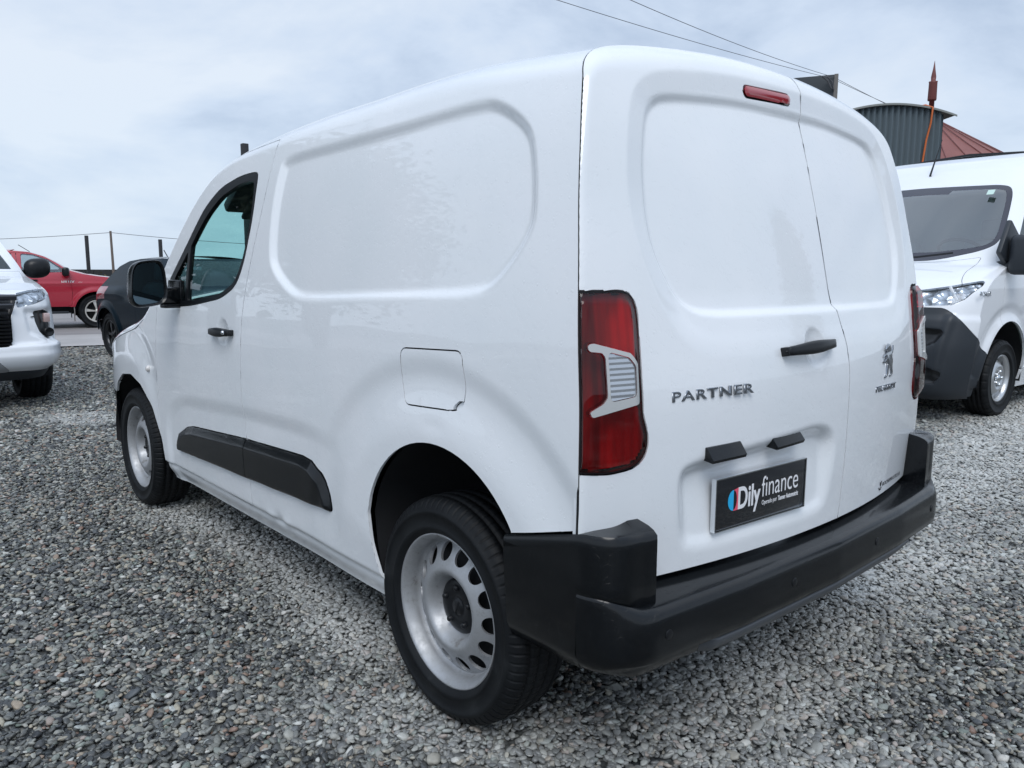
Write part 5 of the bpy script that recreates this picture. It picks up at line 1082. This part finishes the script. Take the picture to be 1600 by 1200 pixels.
# ---- dark car behind the mirror ----
NAVY = material('navy_paint', (.006, .014, .022), .2, spec=.06)
sv = thing('parked_car', 'dark blue hatchback half hidden behind the wing mirror', 'car', (1.90, 11.85, 0), R(185))
shw = spline([.2, .4, .7, .95, 1.1, 1.3, 1.42, 1.5], [.82, .87, .90, .885, .82, .71, .64, .58])
ss_ = Shell([(.12, .26), (.03, .33), (.0, .45), (.0, .62), (.05, .72), (.08, .93), (.14, 1.01), (.40, 1.18), (.66, 1.33), (.95, 1.405), (1.35, 1.435)], shw, spline([.2, .7, 1.1, 1.6], [.18, .20, .24, .20]), spline([.2, .7, 1.1, 1.6], [.30, .28, .18, .08]), .30, 4.1, None, lambda x, y, z, P: .03 * sstep(np.hypot(y - .85, z - .33), .52, .42) * (z > .3) + .03 * (1 - sstep(np.abs(z - .95), 0, .12)) * (1 - sstep(np.abs(y - 1.0), .2, .7)), 90, 130, 220, lambda z: np.interp(z, [.25, .5, .75, .90, .96, 1.03, 1.2, 1.36, 1.46], [.12, .0, .03, .12, .75, 1.05, 1.36, 1.72, 1.95]))
f = ss_.f; f.cut(lambda x, y, z: psdf(np.abs(x), z, fillet([(.50, .93), (.95, .80), (.95, 1.03), (.55, 1.03)], .02)), 1); f.cut(lambda x, y, z: np.maximum(1.06 - z, np.maximum(z - 1.34, np.abs(x) - (shw(z) - .10))), 2); f.cut(lambda x, y, z: z - .52, 3); f.finish()
f.piece('tailgate', 0, NAVY, sv, .004, .01); half(f, 1, 1, 11); half(f, 1, -1, 12)
for lb in (11, 12): f.piece('tail_light', lb, material('tail_red', (.32, .02, .03), .2, coat=1), sv, .004, .02, lambda x, y, z: 0 * x + .008)
f.piece('rear_window', 2, DGLASS, sv, .004, 0); f.piece('rear_bumper', 3, GREYTRIM, sv, .004, .02)
s = ss_.s; s.cut(lambda x, y, z: psdf(y, z, arch(.85, .33, .40)), 9); s.cut(lambda x, y, z: psdf(y, z, arch(3.38, .33, .40)), 9); s.cut(lambda x, y, z: z - .28, 9)
s.cut(lambda x, y, z: np.maximum.reduce([1.90 - y, y - 2.66, .40 - z, z - 1.385]), 1); s.cut(lambda x, y, z: psdf(y, z, fillet([(.3, .84), (.80, .86), (.88, .98), (.86, 1.04), (.3, 1.04)], .02)), 6)
SW0 = fillet([(1.60, 1.17), (1.69, 1.06), (1.86, 1.045), (1.90, 1.27), (1.80, 1.25)], .02); SW1 = fillet([(1.93, 1.055), (2.58, 1.055), (2.52, 1.23), (2.34, 1.325), (2.15, 1.325), (1.97, 1.29)], .02); SW2 = fillet([(2.66, 1.055), (2.92, 1.06), (2.62, 1.20)], .02)
s.cut(lambda x, y, z: psdf(y, z, SW0), 4, [0, 1]); s.cut(lambda x, y, z: psdf(y, z, SW1), 4, [0, 1]); s.cut(lambda x, y, z: psdf(y, z, SW2), 4); s.finish()
both(sv, s.piece('side_lamp', 6, material('tail_red_side', (.32, .02, .03), .2, coat=1), sv, .004, .02)); both(sv, s.piece('side_panel', 0, NAVY, sv, .004, .02)); both(sv, s.piece('door', 1, NAVY, sv, .005, .02)); both(sv, s.piece('side_window', 4, SCREEN, sv, .004, .01))
ss_.closing(sv, NAVY, 'front_panel', (1.06, 1.40)); well(sv, .85, .33, .41, .86); well(sv, 3.38, .33, .41, .86); under(sv, 1.4, .2, 4.0, .24, .5)
for y_ in (.85, 3.38):
    for sx in (1, -1): car_wheel(sv, (sx * .775, y_, .33), .33, .215, 'five', material('dark_alloy', (.05, .052, .056), .3, metal=.7), flip=sx < 0)
tube('antenna', [(0, 1.0, 1.43), (0, .82, 1.58)], .008, TRIM, sv, 5)
# ---------------- fence, poles, wires, buildings ----------------
_fwd = Vector((_f.x, _f.y, _f.z)); _cam = Vector((-2.1373, -1.7222, 1.28))
FENCE = material('dark_fence', (.020, .021, .023), .7)
fn = thing('fence', 'low black boarded fence on the skyline behind the red pickup', 'fence', (0, 0, 0))
p0, p1 = Vector((-10, 48.6, 0)), Vector((26, 16.2, 0)); dv_ = (p1 - p0); Lf = dv_.length; dv_.normalize(); ang_ = math.atan2(dv_.y, dv_.x); npan = 24; pw = Lf / npan
pan = None
for k in range(npan):
    c_ = p0 + dv_ * (pw * (k + .5))
    if pan is None: pan = box('fence_panel', (0, 0, .65), (pw - .02, .05, 1.28), FENCE, fn)
    else: pan = put('fence_panel', pan.data, fn)
    pan.location = c_; pan.rotation_euler = (0, 0, ang_)
POSTM = material('dark_post', (.022, .023, .026), .7); POSTW = material('weathered_post', (.16, .13, .11), .8)
def post(x, y, h, r, mat, label, sq=True, cat='post', group=None):
    bm = bmesh.new()
    if sq: add_box(bm, (0, 0, h / 2), (r * 2, r * 2, h), None, r * .15)
    else: add_tube(bm, [(0, 0, 0), (.01, 0, h * .5), (0, .01, h)], [r * 1.1, r, r * .85], 8)
    o = bmobj('fence_post', bm, mat, None, True); o.location = (x, y, 0); tag(o, label, cat, group or 'posts standing along the fence'); return o
P1 = post(5.83, 31.7, 2.56, .058, POSTM, 'thick black square post just right of the red pickup bonnet')
P2 = post(6.82, 32.2, 2.78, .05, POSTW, 'thin weathered wooden pole carrying the wire, between two black posts', False)
P3 = post(7.62, 28.93, 2.39, .055, POSTM, 'short black post above the dark hatchback roof')
P4 = post(3.85, 12.27, 3.50, .055, POSTM, 'black pole top poking up over the front roof of the main van')
WIRE = material('wire_grey', (.10, .10, .11), .7)
def catenary(a, b, sag, n=16):
    a, b = Vector(a), Vector(b); return [a.lerp(b, i / n) - Vector((0, 0, sag * 4 * (i / n) * (1 - i / n))) for i in range(n + 1)]
def wire(name, segs, r, label, group):
    bm = bmesh.new(); pts = []
    for s_ in segs: pts += s_ if not pts else s_[1:]
    add_tube(bm, pts, r, 5); o = bmobj(name, bm, WIRE, None, True); tag(o, label, 'wire', group); return o
wire('fence_wire', [catenary((-9, 47, 2.9), (6.82, 32.2, 2.72), .45), catenary((6.82, 32.2, 2.72), (20, 20.5, 2.3), .35)], .010, 'thin sagging wire strung over the fence from pole to pole', None)
wire('overhead_wire', [catenary((-1.77, 9.64, 6.14), (8.98, 9.65, 6.38), 0), catenary((8.98, 9.65, 6.38), (19.73, 9.66, 6.62), .06), catenary((19.73, 9.66, 6.62), (24.6, 9.2, 6.1), .02)], .0065, 'lower of two overhead wires running past the dark board', 'overhead wires above the van roof')
wire('overhead_wire', [catenary((.36, 7.84, 6.14), (10.03, 8.72, 6.38), .0), catenary((10.03, 8.72, 6.38), (19.70, 9.60, 6.64), .08), catenary((19.70, 9.60, 6.64), (25.2, 9.3, 6.05), .02)], .0065, 'upper of two overhead wires running past the dark board', 'overhead wires above the van roof')
bm = bmesh.new(); add_tube(bm, [(19.3, 9.72, 6.62), (19.5, 9.66, 6.52), (19.62, 9.62, 6.36), (19.72, 9.58, 6.30), (19.66, 9.60, 6.50), (19.5, 9.68, 6.64)], .022, 6); tag(bmobj('wire_coil', bm, WIRE, None, True), 'small grey coil of spare wire looped in front of the dark board', 'wire')
# dark board on a post
bd = thing('sign_board', 'dark blank board on a post peeking over the van roof', 'board', (19.83, 9.58, 0))
A_, B_ = Vector((0, 0, 0)), Vector((-.62 - .3, 1.65 + .3, 0)); bdir = (B_ - A_); bl = bdir.length; ba = math.atan2(bdir.y, bdir.x)
o = box('board_panel', (bl / 2, 0, 6.05), (bl, .12, 1.34), material('board_dark', (.018, .026, .034), .6), bd, None, .01); o.rotation_euler = (0, 0, ba)
box('board_edge', (0, 0, 6.05), (.10, .14, 1.36), material('board_edge', (.16, .15, .14), .7), bd, Matrix.Rotation(ba, 3, 'Z')); box('post', (B_.x / 2, B_.y / 2, 2.7), (.14, .14, 5.4), POSTM, bd)
# barrel-roofed corrugated building
CORR = material('corrugated_slate', (.080, .108, .125), .5, build=lambda nt, b: None)
def arch_building():
    cx_, cy_ = 18.83, 7.53; dx = Vector((.7397, -.673, 0)); ny = Vector((-.673, -.7397, 0)); b = thing('metal_shed', 'slate grey corrugated building with an arched top behind the white cargo van', 'building', (cx_, cy_, 0))
    pitch = .150; half_ = 1.30; top = lambda s: 5.44 - .20 * (s / 1.3) ** 2 + .0 * s
    def wall(name, n, fx, zt, dep):
        pts = []
        k = -half_
        prof = [(0, 0), (.22, 0), (.46, dep), (.70, dep), (.94, 0)]
        s_ = []
        m = int(2 * half_ / pitch)
        for i in range(m):
            for a, d in prof: s_.append((-half_ + (i + a) * pitch, d))
        s_.append((half_, 0)); zs = np.array([0, 4.0]); V = []
        for s0, d in s_:
            q = dx * s0 + ny * (d - .02)
            for z in (0., top(s0)): V.append((q.x, q.y, z))
        V = np.array(V); return mk(name, V, grid_faces(len(s_), 2)[:, ::-1], CORR, b, False)
    wall('corrugated_wall', 0, 0, 0, .095)
    n = 24; V = []
    for (off, dz) in ((.16, 0), (.16, .05), (-4.0, .05)):
        for i in range(n + 1):
            s0 = -half_ - .26 + (2 * half_ + .52) * i / n; q = dx * s0 + ny * off; V.append((q.x, q.y, top(s0) + dz))
    mk('arched_roof', np.array(V), grid_faces(3, n + 1), material('roof_edge_grey', (.16, .17, .16), .6), b, False)
    for sg in (-1, 1):
        q0 = dx * (sg * half_); q1 = q0 - ny * 4; mk('side_wall', [(q0.x, q0.y, 0), (q1.x, q1.y, 0), (q1.x, q1.y, top(half_)), (q0.x, q0.y, top(half_))], np.array([[0, 1, 2, 3]]), CORR, b, False)
    h = dx * .88 + ny * .09
    return b, Vector((cx_, cy_, 0)), dx, ny, top
ab, ac, adx, any_, atop = arch_building()
hp_ = [ac + adx * .62 + any_ * -.3 + Vector((0, 0, atop(.6) + .06)), ac + adx * .80 + any_ * .05 + Vector((0, 0, atop(.8) + .09)), ac + adx * .92 + any_ * .19 + Vector((0, 0, atop(.9) + .03)), ac + adx * .93 + any_ * .12 + Vector((0, 0, 5.0)), ac + adx * .86 + any_ * .10 + Vector((0, 0, 4.6)), ac + adx * .80 + any_ * .10 + Vector((0, 0, 4.0)), ac + adx * .78 + any_ * .10 + Vector((0, 0, 3.0))]
tag(tube('hose', hp_, .024, material('orange_hose', (.55, .13, .03), .6), None, 8), 'orange hose hanging over the edge of the corrugated building', 'hose')
# red pyramid roof with spire
rc = Vector((26.05, 9.45, 0)); rb = thing('pavilion', 'building with red metal pyramid roof and a red spire behind the corrugated shed', 'building', rc)
def redm(nt, b):
    tc = nd(nt, 'ShaderNodeTexCoord'); nz = nd(nt, 'ShaderNodeTexNoise', i_Scale=1.2, i_Detail=5); nt.links.new(tc.outputs['Object'], nz.inputs['Vector'])
    r = ramp(nt, nz.outputs['Fac'], [(.35, (.17, .052, .043)), (.65, (.235, .078, .064))]); nt.links.new(r.outputs[0], b.inputs['Base Color'])
REDM = material('red_metal', (.24, .07, .06), .55, build=redm); REDD = material('red_metal_dark', (.16, .045, .04), .5)
na = 28; zt, zb, rr0 = 6.32, 4.62, 2.78
V = [(0, 0, zt)] + [(rr0 * math.cos(2 * math.pi * k / na), rr0 * math.sin(2 * math.pi * k / na), zb) for k in range(na)]
pl = None
for k in range(na):
    if pl is None: pl = mk('roof_panel', [(0, 0, zt), (rr0 * math.cos(-math.pi / na), rr0 * math.sin(-math.pi / na), zb), (rr0 * math.cos(math.pi / na), rr0 * math.sin(math.pi / na), zb)], np.array([[0, 1, 2]]), REDM, rb, False)
    else: pl = put('roof_panel', pl.data, rb)
    pl.rotation_euler = (0, 0, 2 * math.pi * k / na)
sm_ = None
for k in range(na):
    if sm_ is None: sm_ = tube('roof_seam', [(.1, 0, zt - .02), (rr0, 0, zb + .01)], .014, REDD, rb, 4)
    else: sm_ = put('roof_seam', sm_.data, rb)
    sm_.rotation_euler = (0, 0, 2 * math.pi * (k + .5) / na)
lathe('wall', [(rr0 - .3, 0), (rr0 - .3, zb + .08)], material('wall_tan', (.30, .26, .22), .8), rb, na, 'z')
sp_ = lathe('spire', [(.085, 6.15), (.085, 6.86), (.13, 6.86), (.145, 6.90), (.135, 7.42), (.145, 7.46), (.075, 7.47), (.085, 7.60), (.040, 7.85), (.006, 8.10), (0, 8.12)], REDD, rb, 8, 'z', smooth=False)
# weeds in front of the fence
WEED = material('weed_leaf', (.10, .085, .03), .7)
def weed(x, y, h, seed, label):
    rk_ = random.Random(seed); bm = bmesh.new()
    for k in range(14):
        a = rk_.uniform(0, 6.28); l = h * rk_.uniform(.6, 1.1); tip = Vector((math.cos(a) * l * .45, math.sin(a) * l * .45, l)); add_tube(bm, [(0, 0, 0), tip * .5 + Vector((0, 0, .1 * l)), tip], [.012, .01, .004], 4)
        for q in range(7):
            c_ = tip * rk_.uniform(.4, 1.0); d = Vector((rk_.uniform(-1, 1), rk_.uniform(-1, 1), rk_.uniform(-.2, 1))).normalized() * rk_.uniform(.06, .13); e = d.cross(Vector((rk_.uniform(-1, 1), rk_.uniform(-1, 1), 1))).normalized() * .035
            bm.faces.new([bm.verts.new(c_), bm.verts.new(c_ + d * .5 + e), bm.verts.new(c_ + d), bm.verts.new(c_ + d * .5 - e)])
    o = bmobj('weed', bm, WEED); o.location = (x, y, 0); tag(o, label, 'plant', 'weeds along the fence')
weed(6.25, 30.3, 1.15, 1, 'yellowish weed below the thin wooden pole'); weed(5.1, 30.9, 1.0, 2, 'yellowish weed left of the thick black post'); 

# off to the side and behind: what the paint and glass reflect
LEAF = material('tree_leaf', (.028, .045, .022), .7); BARK = material('tree_bark', (.06, .05, .04), .9)
def tree(x, y, h, r, seed, label, conical=False):
    rk_ = random.Random(seed); t = thing('tree', label, 'tree', (x, y, 0)); bm = bmesh.new(); add_tube(bm, [(0, 0, 0), (.1, 0, h * .3), (0, .1, h * .62), (0, 0, h * .9)], [.22, .18, .11, .03], 8)
    for k in range(9):
        z = h * rk_.uniform(.3, .8); a = rk_.uniform(0, 6.28); l = r * rk_.uniform(.5, .9); add_tube(bm, [(0, 0, z), (math.cos(a) * l * .5, math.sin(a) * l * .5, z + l * .25), (math.cos(a) * l, math.sin(a) * l, z + l * .5)], [.07, .05, .02], 5)
    bmobj('trunk', bm, BARK, t, True)
    rng = np.random.default_rng(seed); n = 9000; cl = rng.normal(0, 1, (60, 3)); cl /= np.linalg.norm(cl, axis=1, keepdims=True); cl *= rng.uniform(.35, 1, (60, 1)) ** .5
    zz = cl[:, 2] * .5 + .5; w = (1 - zz) ** .8 if conical else np.ones(60); cen = np.stack([cl[:, 0] * r * w, cl[:, 1] * r * w, h * (.28 + .68 * zz)], 1)
    i = rng.integers(0, 60, n); p = cen[i] + rng.normal(0, .22 * r, (n, 3)) * (.6 if conical else 1); d = rng.normal(0, 1, (n, 3)); d /= np.linalg.norm(d, axis=1, keepdims=True); e = np.cross(d, rng.normal(0, 1, (n, 3))); e /= np.linalg.norm(e, axis=1, keepdims=True)
    sz = rng.uniform(.09, .20, (n, 1)); V = np.stack([p - d * sz, p + e * sz * .5, p + d * sz, p - e * sz * .5], 1).reshape(-1, 3); mk('crown', V, np.arange(4 * n).reshape(n, 4), LEAF, t, False)
tree(-5.2, 12.5, 7.5, 2.4, 3, 'leafy tree left of the white pickup, outside the picture'); tree(-9.5, 17, 8.5, 2.8, 4, 'taller leafy tree farther left of the white pickup, outside the picture')
tree(15.5, -9.5, 7.5, 1.9, 6, 'dark pointed tree right of the yard, outside the picture', True)
